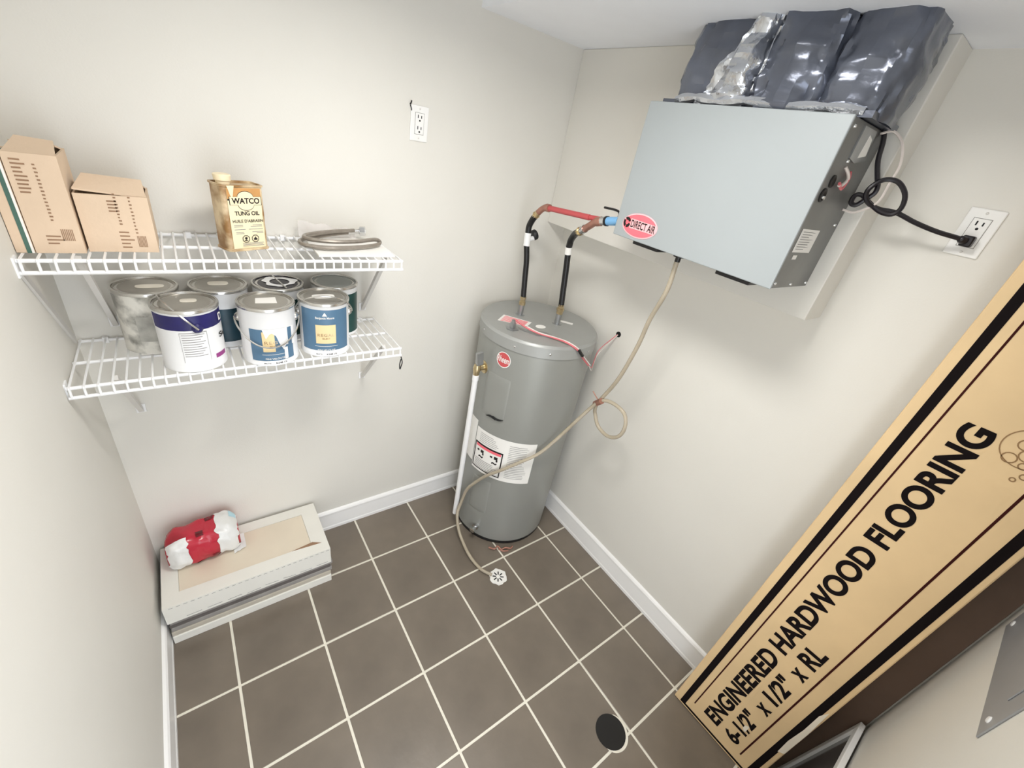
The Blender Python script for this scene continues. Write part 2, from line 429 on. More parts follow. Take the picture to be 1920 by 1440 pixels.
# instruction label round the front
lab = obj('instruction_label', B().patch(hc, hr(2) + 0.006, -176, -107.5, 1.52, 2.35, 20), M_paper, wh, label='white instruction label with a boxed warning')
lab2 = obj('instruction_label', B().patch(hc, hr(2) + 0.005, 170, 183, 1.62, 2.44, 6), M_paper, wh)
rr = hr(2) + 0.0095
bx_ = B()
for (a0, a1, z0, z1) in ((-175, -140, 2.05, 2.08), (-175, -140, 1.565, 1.585), (-175, -173.8, 1.565, 2.08), (-141.2, -140, 1.565, 2.08)):
    bx_.patch(hc, rr, a0, a1, z0, z1, 8)
obj('label_border', bx_, M_print, lab, kind='stuff')
obj('label_accent', B().patch(hc, rr - 0.001, -173, -142, 2.0, 2.05, 8), M_pink, lab)
ic = B()
for (a, z) in ((-169, 1.93), (-152, 1.93)):
    ic.patch(hc, rr, a - 1.8, a + 1, z - 0.012, z + 0.022, 3); ic.patch(hc, rr, a + 3, a + 7, z - 0.02, z + 0.035, 3); ic.patch(hc, rr, a + 5.5, a + 7.4, z - 0.06, z - 0.015, 3)
    text_on(ic, '~', cyl_fn(hc, rr, a + 1, a + 7, 1.80, 1.85), 0.03)
obj('label_pictogram', ic, M_print, lab, kind='stuff')
ln = B(); rnd = random.Random(2)
for k in range(6): ln.patch(hc, rr, -172, -144 - rnd.random() * 5, 1.76 - k * 0.032, 1.77 - k * 0.032, 6)
for k in range(19): ln.patch(hc, rr, -135, -113 - rnd.random() * 6, 2.26 - k * 0.036, 2.268 - k * 0.036, 6)
for k in range(6): ln.patch(hc, rr, -170, -146 - rnd.random() * 8, 2.28 - k * 0.033, 2.287 - k * 0.033, 6)
obj('label_text_lines', ln, M_printgrey, lab, kind='stuff')
# relief valve and discharge pipe on the left
PX, PY = -2.47, -0.98
vl = obj('relief_valve', B().lathe([(0.10, -0.01), (0.10, 0.008), (0.05, 0.012), (0.05, 0.13), (0.038, 0.15), (0.0, 0.15)], (HX - hr(3.3) * 0.999, -0.97, 3.38), (-1, 0, 0), n=20)
    .lathe([(0.045, -0.13), (0.05, -0.06), (0.06, 0.0), (0.045, 0.06), (0.0, 0.07)], (PX, PY, 3.38), n=16).tube([(PX + 0.14, -0.97, 3.38), (PX, PY, 3.38)], 0.045, 12), M_brass, wh, label='brass relief valve')
obj('valve_lever', B().obox((PX - 0.03, PY - 0.05, 3.44), (0.10, 0, 0.02), (0, 0.05, 0), (-0.03, 0, 0.20)), M_steel, vl)
obj('discharge_pipe', B().lathe([(0.036, 0.34), (0.043, 0.34), (0.043, 3.18), (0.05, 3.18), (0.05, 3.27), (0.0, 3.27)], (PX, PY, 0), n=20), M_white, wh, label='white discharge pipe')
da = math.radians(-155)
obj('drain_valve', B().lathe([(0.06, -0.01), (0.06, 0.04), (0.035, 0.045), (0.035, 0.09), (0.05, 0.09), (0.05, 0.14), (0.025, 0.145), (0, 0.145)], (HX + hr(0) * math.cos(da), HY + hr(0) * math.sin(da), 0.27), (math.cos(da), math.sin(da), 0), n=16), M_chrome, wh)

# ------------------------------------------------------------------ wires from the heater top to a hole in the wall
ww = thing('sensor_wire', 'thin red and white wire draped over the water heater top to a wall hole', 'wire', (-1.6, -1.5, 4.06))
wp = [(-2.06, -1.15, 4.19), (-1.95, -1.27, 4.12), (-1.84, -1.42, 4.085), (-1.70, -1.60, 4.08), (-1.61, -1.80, 4.085), (-1.50, -1.935, 4.02), (-1.36, -1.945, 3.88), (-1.2, -1.95, 3.74), (-1.05, -1.9, 3.66), (-0.85, -1.75, 3.68), (-0.68, -1.66, 3.80), (-0.49, -1.755, 4.07)]
obj('red_wire', B().tube(spline(wp[:8], 6), 0.012, 6), M_wirered, ww)
obj('white_wire', B().tube(spline([(p[0] + 0.02, p[1] - 0.012, p[2] + 0.010) for p in wp[1:8]], 6), 0.009, 6), M_wirewhite, ww)
obj('wall_lead', B().tube(spline(wp[7:], 6), 0.006, 6), M_wirered, ww)
obj('wall_lead', B().tube(spline([(p[0], p[1] - 0.01, p[2] - (0.05 if 0 < i < 4 else 0.0)) for i, p in enumerate(wp[7:])], 6), 0.006, 6), M_wirewhite, ww)
obj('wire_splice', B().tube([(-1.50, -1.955, 4.03), (-1.40, -1.96, 3.93)], 0.024, 8), M_black, ww)
ho = obj('wall_hole', B().lathe([(0.045, 0.0), (0.045, 0.006), (0.0, 0.004)], (XR - 0.0005, -1.763, 4.075), (-1, 0, 0), n=16), M_recess, label='small dark hole in the right wall where the thin wires enter', cat='hole')

# ------------------------------------------------------------------ supply hoses
def seg(b, p, q, r, n=14): return b.tube([p, q], r, n)
h1 = thing('hot_water_hose', 'black flexible hose with white shutoff valve leading to the red pipe', 'hose', (-1.618, -0.70, 4.25))
A = [(-1.618, -0.70, 4.235), (-1.618, -0.70, 4.33)]
obj('brass_fitting', B().lathe([(0.05, 0), (0.05, 0.05), (0.04, 0.055), (0.04, 0.09), (0.047, 0.095), (0.047, 0.13), (0, 0.13)], (-1.618, -0.70, 4.215), n=8), M_brass, h1)
obj('lower_hose', B().tube(spline([(-1.618, -0.70, 4.33), (-1.60, -0.63, 4.6), (-1.585, -0.57, 4.85), (-1.60, -0.52, 5.08)], 8), 0.042, 14), M_black, h1)
v1 = obj('shutoff_valve', B().tube([(-1.60, -0.52, 5.06), (-1.60, -0.505, 5.24)], 0.048, 14).tube([(-1.60, -0.51, 5.15), (-1.48, -0.50, 5.17)], 0.035, 12), M_white, h1)
obj('valve_handle', B().lathe([(0.06, 0), (0.075, 0.02), (0.075, 0.06), (0.0, 0.07)], (-1.50, -0.49, 5.20), (1, 0, 0.4), n=16), M_dark, v1)
obj('upper_hose', B().tube(spline([(-1.60, -0.505, 5.23), (-1.60, -0.50, 5.33), (-1.60, -0.545, 5.43), (-1.60, -0.60, 5.50)], 8), 0.044, 14), M_black, h1)
obj('brass_fitting', B().tube([(-1.60, -0.585, 5.485), (-1.60, -0.645, 5.555)], 0.045, 10).tube([(-1.60, -0.60, 5.505), (-1.60, -0.615, 5.52)], 0.055, 8), M_brass, h1)
obj('copper_elbow', B().tube(spline([(-1.60, -0.64, 5.55), (-1.60, -0.71, 5.61), (-1.60, -0.79, 5.65), (-1.60, -0.86, 5.652)], 6), 0.042, 14).tube([(-1.60, -0.80, 5.65), (-1.60, -0.86, 5.652)], 0.052, 12), M_copper, h1)
obj('red_pipe', B().tube([(-1.60, -0.84, 5.651), (-1.50, -1.53, 5.69)], 0.036, 14), M_redpipe, h1)
obj('pipe_end', B().tube([(-1.50, -1.50, 5.688), (-1.36, -2.10, 5.74)], 0.032, 12), M_redpipe, h1)
h2 = thing('cold_water_hose', 'black flexible hose ending in the copper elbow and blue sleeved valve', 'hose', (-1.219, -1.139, 4.25))
obj('brass_fitting', B().lathe([(0.05, 0), (0.05, 0.05), (0.06, 0.055), (0.06, 0.09), (0.045, 0.095), (0.045, 0.15), (0, 0.15)], (-1.219, -1.139, 4.215), n=8), M_brass, h2)
obj('lower_hose', B().tube(spline([(-1.219, -1.139, 4.34), (-1.22, -1.10, 4.6), (-1.24, -1.075, 4.9), (-1.27, -1.06, 5.18)], 8), 0.044, 14), M_black, h2)
obj('hose_tag', B().tube([(-1.26, -1.06, 5.10), (-1.28, -1.065, 5.20)], 0.050, 12), M_paper, h2)
obj('upper_hose', B().tube(spline([(-1.275, -1.065, 5.20), (-1.30, -1.10, 5.31), (-1.35, -1.20, 5.41), (-1.40, -1.30, 5.46)], 8), 0.046, 14), M_black, h2)
obj('brass_fitting', B().tube([(-1.39, -1.28, 5.452), (-1.44, -1.40, 5.505)], 0.047, 10).tube([(-1.41, -1.33, 5.475), (-1.42, -1.355, 5.485)], 0.06, 8), M_brass, h2)
obj('steel_coupling', B().tube([(-1.435, -1.39, 5.50), (-1.46, -1.46, 5.54)], 0.052, 10), M_chrome, h2)
obj('copper_elbow', B().tube(spline([(-1.455, -1.45, 5.535), (-1.49, -1.56, 5.60), (-1.52, -1.66, 5.66), (-1.53, -1.73, 5.69)], 6), 0.044, 14).tube([(-1.525, -1.69, 5.675), (-1.53, -1.77, 5.70)], 0.056, 12), M_copper, h2)
obj('valve_body', B().tube([(-1.53, -1.76, 5.70), (-1.535, -1.86, 5.72)], 0.052, 12), M_chrome, h2)
obj('blue_sleeve', B().tube([(-1.535, -1.85, 5.718), (-1.545, -2.07, 5.765)], 0.050, 14), M_bluepipe, h2)
obj('valve_collar', B().tube([(-1.535, -1.84, 5.716), (-1.536, -1.87, 5.722)], 0.058, 14), M_dark, h2)
obj('valve_collar', B().tube([(-1.545, -2.055, 5.762), (-1.546, -2.085, 5.768)], 0.056, 14), M_dark, h2)
obj('valve_lever', B().tube(spline([(-1.54, -2.0, 5.76), (-1.545, -2.02, 5.83), (-1.56, -1.98, 5.865), (-1.58, -1.80, 5.86)], 5), 0.013, 6), M_black, h2)

# ------------------------------------------------------------------ wall-hung air handler
UX0, UX1, UY0, UY1, UZ0, UZ1 = -1.64, BH_X, -3.95, -2.09, 5.63, 6.93
un = thing('air_handler', 'grey metal wall-hung air handler with an oval pink badge', 'air handler', ((UX0 + UX1) / 2, (UY0 + UY1) / 2, UZ0))
obj('cabinet', B().box(UX0 + 0.03, UX1, UY0, UY1, UZ0 + 0.005, UZ1 - 0.005), M_unitside, un, smooth=False, bevel=0.006)
fp = obj('front_panel', B().box(UX0, UX0 + 0.028, UY0 - 0.005, UY1 + 0.005, UZ0, UZ1), M_unit, un, smooth=False, bevel=0.008)
# badge
bo = Vector((UX0 - 0.003, 0, 0))
bc = Vector((UX0 - 0.002, -2.42, 5.795))
eu, ev = Vector((0, -1, 0)), Vector((0, 0, 1))
def ell(cx, cz, ry, rz, x, rot=0.0, k=36):
    P = []
    for i in range(k):
        a = 2 * math.pi * i / k; u, v = ry * math.cos(a), rz * math.sin(a)
        P.append((x, cx - (u * math.cos(rot) - v * math.sin(rot)), cz + u * math.sin(rot) + v * math.cos(rot)))
    return P
bd = obj('oval_badge', B().prism(ell(-2.42, 5.79, 0.228, 0.118, UX0, 0.05), (-0.004, 0, 0)), M_pink, un, label='pink oval badge with black lettering')
br = B(); P = ell(-2.42, 5.79, 0.238, 0.126, UX0 - 0.003, 0.05); Q = ell(-2.42, 5.79, 0.222, 0.113, UX0 - 0.0055, 0.05)
br.add(P + Q, [(i, (i + 1) % 36, 36 + (i + 1) % 36, 36 + i) for i in range(36)])
obj('badge_ring', br, M_palepink, bd)
obj('badge_band', B().face([(UX0 - 0.006, -2.29, 5.745), (UX0 - 0.006, -2.29, 5.845), (UX0 - 0.006, -2.645, 5.838), (UX0 - 0.006, -2.645, 5.748)]), M_palepink, bd)
obj('lettering', text_on(B(), 'DIRECT AIR', plane_fn((UX0 - 0.008, -2.305, 5.757), (0, -0.33, 0), (0, 0, 0.078)), bold=0.018), M_print, bd)
lg = B()
for a0, a1 in ((20, 130), (150, 250), (265, 350)):
    P = []; Q = []
    for k in range(8):
        a = math.radians(a0 + (a1 - a0) * k / 7)
        P.append((UX0 - 0.008, -2.245 - 0.05 * math.cos(a), 5.795 + 0.055 * math.sin(a))); Q.append((UX0 - 0.008, -2.245 - 0.022 * math.cos(a), 5.795 + 0.024 * math.sin(a)))
    lg.add(P + Q, [(k, k + 1, 9 + k, 8 + k) for k in range(7)])
obj('badge_emblem', lg, M_print, bd, kind='stuff')
for y0, y1 in ((-2.72, -2.38), (-3.76, -3.42)):
    obj('support_foot', B().box(UX0 + 0.02, UX1 - 0.06, y0, y1, UZ0 - 0.035, UZ0 + 0.01), M_black, un, smooth=False, bevel=0.006)
obj('drain_stub', B().lathe([(0.06, 0), (0.06, 0.05), (0.03, 0.055), (0.03, 0.1), (0, 0.1)], (-1.42, -2.87, UZ0 + 0.01), (0, 0, -1), n=16), M_black, un)
ys_ = UY0 - 0.002
rl = obj('rating_label', B().prism([(-1.56, ys_, 6.14), (-1.21, ys_, 6.14), (-1.21, ys_, 5.95), (-1.56, ys_, 5.95)], (0, -0.002, 0)), M_paper, un)
tl = B(); rnd = random.Random(8)
for k in range(8): tl.face([(-1.53, ys_ - 0.004, 6.12 - k * 0.02), (-1.40 + rnd.random() * 0.15, ys_ - 0.004, 6.12 - k * 0.02), (-1.40 + rnd.random() * 0.15, ys_ - 0.004, 6.114 - k * 0.02), (-1.53, ys_ - 0.004, 6.114 - k * 0.02)])
obj('lettering', tl, M_printgrey, rl, kind='stuff')
obj('small_sticker', B().prism([(-1.50, ys_, 5.925), (-1.42, ys_, 5.925), (-1.42, ys_, 5.89), (-1.50, ys_, 5.89)], (0, -0.002, 0)), M_paper, un)
for x, z, r in ((-1.515, 6.40, 0.04), (-1.46, 6.505, 0.035)):
    k_ = obj('knockout', B().lathe([(r + 0.012, 0), (r + 0.012, 0.008), (r, 0.012), (r * 0.7, 0.004), (0, 0.003)], (x, UY0, z), (0, -1, 0), n=20), M_dark, un)
obj('knockout_plug', B().lathe([(0.018, 0), (0.014, 0.016), (0, 0.02)], (-1.50, UY0 - 0.005, 6.385), (0, -1, 0), n=12), M_chrome, un)
for x, z in ((-1.58, 5.68), (-1.25, 5.665), (-0.92, 5.67), (-1.55, 6.87), (-0.95, 6.2), (-1.36, 6.75), (-1.36, 6.66)):
    obj('screw', B().lathe([(0.016, 0), (0.012, 0.01), (0, 0.012)], (x, UY0, z), (0, -1, 0), n=10), M_chrome, un)
jb = obj('junction_cover', B().prism([(-1.38, UY0, 6.9), (-1.12, UY0, 6.9), (-1.05, UY0, 6.70), (-1.25, UY0, 6.66), (-1.38, UY0, 6.68)], (0, -0.012, 0)), M_steel, un)
obj('cover_opening', B().prism([(-1.22, UY0 - 0.012, 6.86), (-1.14, UY0 - 0.012, 6.84), (-1.10, UY0 - 0.012, 6.73), (-1.24, UY0 - 0.012, 6.70)], (0, -0.002, 0)), M_paper, jb)
obj('loose_wire', B().tube(spline([(-1.36, UY0 - 0.005, 6.62), (-1.31, UY0 - 0.03, 6.58), (-1.26, UY0 - 0.03, 6.54), (-1.34, UY0 - 0.035, 6.49), (-1.38, UY0 - 0.03, 6.49)], 6), 0.012, 6), M_wirewhite, un)
obj('loose_wire', B().tube(spline([(-1.21, UY0 - 0.005, 6.60), (-1.25, UY0 - 0.03, 6.55), (-1.32, UY0 - 0.04, 6.47), (-1.39, UY0 - 0.03, 6.505)], 6), 0.011, 6), M_wirered, un)

# ------------------------------------------------------------------ wrapped duct between unit and soffit
du = thing('wrapped_air_duct', 'crumpled black plastic and foil wrapped duct rising into the soffit', 'duct', (-1.2, -3.1, UZ1))
def bulky(yb0, yb1, yt0, yt1, xf, xb, seed, amp=0.05, z0=UZ1, z1=SOF_Z, pinch=0.82):
    nu, nv = 44, 22
    def f(u, v):
        z = z0 + (z1 - z0) * v
        y0 = yb0 + (yt0 - yb0) * v; y1 = yb1 + (yt1 - yb1) * v
        k = pinch + (1 - pinch) * math.sin(math.pi * min(1, 0.15 + v * 0.75)) ** 0.7
        cy, hy = (y0 + y1) / 2, abs(y1 - y0) / 2 * k
        cx, hx = (xf + xb) / 2, (xb - xf) / 2
        a = 2 * math.pi * u; c, s = math.cos(a), math.sin(a); e = 0.55
        px = cx - hx * abs(c) ** e * (1 if c >= 0 else -1) * (k * 0.5 + 0.5); py = cy + hy * abs(s) ** e * (1 if s >= 0 else -1)
        q = Vector((math.cos(a) * 1.6 + seed, math.sin(a) * 1.6, v * 2.2))
        d = noise.noise(q * 1.3) * amp + noise.noise(q * 3.1) * amp * 0.5 + abs(noise.noise(q * 5.0)) * amp * 0.4
        nx, ny = -c, s
        return (min(px + nx * d, BH_X - 0.002), py + ny * d * 0.6, z)
    b = B().grid(f, nu, nv)
    return b
obj('film_section', bulky(-2.17, -2.85, -2.22, -2.98, -1.50, BH_X - 0.05, 1.0, 0.05), M_film, du)
obj('film_section', bulky(-2.98, -3.62, -3.02, -3.62, -1.57, BH_X - 0.05, 7.3, 0.07), M_film, du)
obj('film_section', bulky(-3.50, -4.06, -3.55, -4.10, -1.50, BH_X - 0.05, 13.1, 0.06), M_film, du)
obj('foil_section', bulky(-2.50, -3.05, -2.85, -3.10, -1.58, BH_X - 0.1, 21.0, 0.09), M_foil, du, label='silver foil section of the wrapped duct')
obj('flange', B().box(-1.52, BH_X - 0.04, -4.02, -2.14, UZ1, UZ1 + 0.045), M_film, du, smooth=False)
fo = B().tube(spline([(-1.55, -2.32, 6.965), (-1.57, -2.55, 6.99), (-1.6, -2.8, 6.965), (-1.57, -3.05, 6.985), (-1.56, -3.4, 6.96), (-1.54, -3.7, 6.975), (-1.5, -3.95, 6.965)], 6), lambda t: 0.03 + 0.018 * abs(math.sin(t * 19)), 8)
obj('foil_tape', fo, M_foil, du)

# ------------------------------------------------------------------ outlets
def outlet(name, label, o, du_, n_, loc):
    """o = centre on the wall, du_ = to the right as seen, n_ = out of the wall"""
    o, du_, n_ = Vector(o), Vector(du_), Vector(n_); up = Vector((0, 0, 1))
    t = thing(name, label, 'outlet', loc)
    def bx(u0, u1, v0, v1, d0, d1): return B().obox(o + du_ * u0 + up * v0 + n_ * d0, du_ * (u1 - u0), up * (v1 - v0), n_ * (d1 - d0))
    obj('cover_plate', bx(-0.112, 0.112, -0.182, 0.182, 0, 0.018), M_outlet, t, smooth=False, bevel=0.008)
    r = obj('receptacle', bx(-0.054, 0.054, -0.108, 0.108, 0.018, 0.026), M_outlet, t, smooth=False, bevel=0.004)
    g = bx(-0.058, 0.058, -0.112, 0.112, 0.016, 0.0195)
    obj('receptacle_gap', g, M_shadowgap, t, smooth=False)
    for v in (0.06, -0.055):
        for u, h in ((-0.022, 0.034), (0.02, 0.028)):
            obj('slot', bx(u - 0.005, u + 0.005, v - 0.004, v - 0.004 + h, 0.0255, 0.0268), M_recess, r, smooth=False)
        obj('ground_hole', B().lathe([(0.010, 0), (0.010, 0.0014), (0, 0.0014)], o + up * (v - 0.028) + n_ * 0.0255, n_, n=12), M_recess, r)
    for v in (0.15, -0.15):
        obj('plate_screw', B().lathe([(0.010, 0), (0.008, 0.005), (0, 0.006)], o + up * v + n_ * 0.018, n_, n=10), M_bracket, t)
    return t
outlet('wall_outlet', 'white duplex outlet alone on the wall above the wire shelf', (-3.18, YB, 6.322), (1, 0, 0), (0, -1, 0), (-3.18, YB, 6.14))
outlet('wall_outlet', 'white duplex outlet on the right wall with the black plug in it', (XR, -4.768, 6.353), (0, -1, 0), (-1, 0, 0), (XR, -4.768, 6.17))
obj('picture_nail', B().tube(spline([(-3.298, YB, 6.50), (-3.30, YB - 0.03, 6.515), (-3.302, YB - 0.045, 6.535)], 4), 0.008, 6).tube(spline([(-3.298, YB - 0.008, 6.49), (-3.29, YB - 0.02, 6.46), (-3.285, YB - 0.018, 6.44)], 4), 0.006, 6), M_black, label='tiny dark nail hook at the top corner of the lone outlet', cat='hook')

# ------------------------------------------------------------------ power cord
pc = thing('power_cord', 'black power cord knotted in loops and plugged into the right wall outlet', 'cord', (-0.9, -4.2, 6.3))
cp = [(-1.0, -3.80, 6.995), (-0.99, -3.93, 6.965), (-0.98, -3.985, 6.868), (-0.97, -4.02, 6.724), (-0.96, -4.079, 6.598), (-0.95, -4.105, 6.551), (-0.95, -4.111, 6.494), (-0.95, -4.077, 6.446), (-0.95, -4.031, 6.386), (-0.96, -3.995, 6.387), (-0.97, -3.985, 6.419), (-0.97, -4.0, 6.459), (-0.96, -4.044, 6.46), (-0.94, -4.108, 6.419), (-0.92, -4.208, 6.369), (-0.90, -4.289, 6.367), (-0.90, -4.326, 6.425), (-0.91, -4.302, 6.521), (-0.93, -4.223, 6.596), (-0.96, -4.14, 6.601), (-0.99, -4.087, 6.55), (-1.0, -4.07, 6.484), (-0.97, -4.108, 6.418), (-0.90, -4.185, 6.387), (-0.86, -4.30, 6.385), (-0.80, -4.439, 6.343), (-0.72, -4.584, 6.311), (-0.62, -4.731, 6.295)]
obj('cable', B().tube(spline(cp, 5), 0.0185, 8), M_cord, pc)
obj('plug', B().obox((-0.60, -4.735, 6.245), (0.09, 0, 0), (0, -0.075, 0), (0, 0, 0.085)).tube([(-0.635, -4.728, 6.297), (-0.59, -4.76, 6.287)], lambda t: 0.024 + 0.012 * t, 10), M_cord, pc, bevel=0.012)
obj('signal_wire', B().tube(spline([(-1.05, -3.97, 6.90), (-0.97, -4.02, 6.93), (-0.95, -4.11, 6.86), (-0.94, -4.17, 6.72), (-0.94, -4.17, 6.58), (-0.94, -4.16, 6.43), (-0.95, -4.05, 6.33), (-1.0, -3.965, 6.33)], 6), 0.010, 6), M_wirewhite, label='thin pale wire looping beside the unit behind the black cord', cat='wire')

# ------------------------------------------------------------------ condensate tube
ct = thing('condensate_tube', 'amber vinyl drain tube hanging from the unit with a tied loop', 'tube', (-2.42, -2.2, 0))
tp = [(-1.42, -2.867, 5.55), (-1.38, -2.849, 5.208), (-1.33, -2.738, 4.802), (-1.28, -2.671, 4.407), (-1.23, -2.532, 3.851), (-1.20, -2.362, 3.44),
      (-1.22, -2.32, 3.33), (-1.2, -2.30, 3.2), (-1.17, -2.31, 3.10), (-1.17, -2.43, 2.96), (-1.17, -2.642, 2.93), (-1.17, -2.805, 3.049), (-1.17, -2.845, 3.245), (-1.17, -2.757, 3.412), (-1.19, -2.54, 3.45), (-1.23, -2.37, 3.39),
      (-1.27, -2.27, 3.21), (-1.4, -2.188, 2.949), (-1.49, -2.05, 2.60), (-1.73, -1.955, 2.27), (-1.965, -1.815, 2.05), (-2.165, -1.63, 1.80), (-2.295, -1.43, 1.55), (-2.36, -1.25, 1.26), (-2.40, -1.13, 1.02), (-2.43, -1.08, 0.72), (-2.498, -1.10, 0.47), (-2.53, -1.24, 0.24), (-2.55, -1.48, 0.12), (-2.555, -1.75, 0.06), (-2.51, -2.03, 0.04), (-2.40, -2.22, 0.034)]
obj('tubing', B().tube(spline(tp, 8), 0.027, 10), M_tube, ct)
obj('zip_tie', B().tube([(-1.25, -2.40, 3.41), (-1.21, -2.28, 3.28)], 0.045, 8).tube([(-1.24, -2.33, 3.38), (-1.27, -2.22, 3.47)], 0.008, 6), M_copper, ct)

# ------------------------------------------------------------------ floor fittings
fd = thing('floor_drain', 'round white scalloped floor drain with slots in front of the water heater', 'drain', (-2.31, -2.285, 0))
P = []
for k in range(48):
    a = 2 * math.pi * k / 48; r = 0.148 + 0.008 * math.sin(6 * a + 0.6) + 0.004 * math.sin(11 * a)
    P.append((-2.31 + r * math.cos(a), -2.285 + r * math.sin(a), 0.0005))
obj('drain_plate', B().prism(P, (0, 0, 0.012)), M_paper, fd, smooth=False)
for k in range(8):
    a = 2 * math.pi * k / 8 + 0.2; c, s = math.cos(a), math.sin(a)
    o = Vector((-2.31 + c * 0.035 - (-s) * 0.011, -2.285 + s * 0.035 - c * 0.011, 0.0126))
    obj('drain_slot', B().obox(o, (c * 0.06, s * 0.06, 0), (-s * 0.020, c * 0.020, 0), (0, 0, 0.001)), M_recess, fd, smooth=False)
fc = thing('floor_disc', 'flat black round cap let into the tiles beside the flooring carton', 'floor cap', (-2.235, -4.855, 0))
obj('cap', B().disc((-2.235, -4.855, 0.003), (0, 0, 1), 0.198, 40, up=(0, 1, 0), th=0.006), M_black, fc, smooth=False)
rg = B(); P = []; Q = []
for k in range(25):
    a = math.radians(-150 + 190 * k / 24); w_ = 0.198 + 0.034 * math.sin(math.pi * k / 24) ** 0.5
    P.append((-2.235 + 0.196 * math.cos(a), -4.855 + 0.196 * math.sin(a), 0.0035)); Q.append((-2.235 + w_ * math.cos(a), -4.855 + w_ * math.sin(a), 0.0035))
rg.add(P + Q, [(k, 25 + k, 26 + k, k + 1) for k in range(24)])
obj('grout_ring', rg, M_grout, fc, smooth=False)
obj('copper_strap', B().tube(spline([(-2.14, -1.72, 0.02), (-2.07, -1.80, 0.03), (-2.0, -1.79, 0.05), (-1.96, -1.86, 0.02), (-1.88, -1.87, 0.03), (-1.80, -1.92, 0.02), (-1.74, -1.90, 0.02)], 6), 0.016, 6)
    .tube(spline([(-2.0, -1.83, 0.018), (-1.95, -1.90, 0.018), (-1.86, -1.94, 0.018)], 5), 0.014, 6), M_copper, label='small twist of copper strap on the floor against the water heater foot', cat='strap')

# ------------------------------------------------------------------ wire shelves
def wire_shelf(label, z, x0, x1, yf, braces):
    lip = 0.10
    t = thing('wire_shelf', label, 'shelf', ((x0 + x1) / 2, YB, z), group='white wire shelves on the back wall')
    yb = YB - 0.03
    rw = 0.016
    for nm, y, zz in (('back_rail', yb, z - 0.02), ('middle_rail', (yb + yf) / 2, z - 0.02), ('front_rail', yf, z - 0.012), ('lip_rail', yf - 0.012, z - lip)):
        obj(nm, B().tube([(x0, y, zz), (x1, y, zz)], rw, 8), M_wire, t)
    n = int(round((x1 - x0 - 0.04) / 0.0905)); st = (x1 - x0 - 0.04) / n
    src = obj('cross_wire', B().tube(spline([(x0 + 0.02, yb, z), (x0 + 0.02, (yb + yf) / 2, z), (x0 + 0.02, yf + 0.02, z), (x0 + 0.02, yf - 0.018, z - 0.02), (x0 + 0.02, yf - 0.022, z - lip)], 3), 0.0095, 6), M_wire, t)
    for k in range(1, n + 1): copy_part(src, 'cross_wire', t, (k * st, 0, 0))
    for bxx in braces:
        ft = z - 0.92
        br = obj('brace', B().obox((bxx - 0.022, yf + 0.12, z - 0.05), (0.044, 0, 0), (0, YB - 0.02 - yf - 0.12, ft + 0.02 - z), (0, 0.03, 0.035)), M_bracket, t, smooth=False)
        obj('brace_foot', B().box(bxx - 0.045, bxx + 0.045, YB - 0.018, YB, ft - 0.04, ft + 0.07), M_wire, br, smooth=False, bevel=0.006)
        obj('foot_screw', B().lathe([(0.012, 0), (0.010, 0.006), (0, 0.008)], (bxx, YB - 0.018, ft + 0.03), (0, -1, 0), n=8), M_dark, br)
    for k in range(4):
        cx = x0 + 0.2 + k * (x1 - x0 - 0.4) / 3
        obj('wall_clip', B().box(cx - 0.025, cx + 0.025, YB - 0.05, YB, z - 0.05, z + 0.012), M_wire, t, smooth=False, bevel=0.005)
    return t
Z1, Z2 = 4.975, 3.905
X0 = XL + 0.012
s_up = wire_shelf('upper white wire shelf carrying cartons and the oil tin', Z1, X0, -3.70, -0.975, (-3.85, -6.35))
s_lo = wire_shelf('lower white wire shelf carrying the paint cans', Z2, X0, -3.69, -1.03, (-3.86, -6.36))
for t_, z in ((s_up, Z1), (s_lo, Z2)):
    obj('end_bracket', B().prism([(XL, -1.02, z + 0.02), (XL, -1.02, z - 0.13), (XL, -0.93, z - 0.13), (XL, -0.93, z + 0.02)], (0.012, 0, 0)), M_wire, t_, smooth=False)
obj('end_brace', B().obox((XL + 0.001, -1.0, Z1 - 0.10), (0.02, 0, 0), (0, 0.80, -0.95), (0, 0.04, 0.05)), M_bracket, s_up, smooth=False)
obj('twist_tie', B().tube(spline([(-3.70, -1.06, 3.79), (-3.69, -1.08, 3.72), (-3.70, -1.075, 3.66), (-3.71, -1.07, 3.62), (-3.715, -1.065, 3.68), (-3.70, -1.065, 3.76)], 5), 0.007, 5), M_dark, label='dark twist tie dangling from the right end of the lower wire shelf', cat='tie')

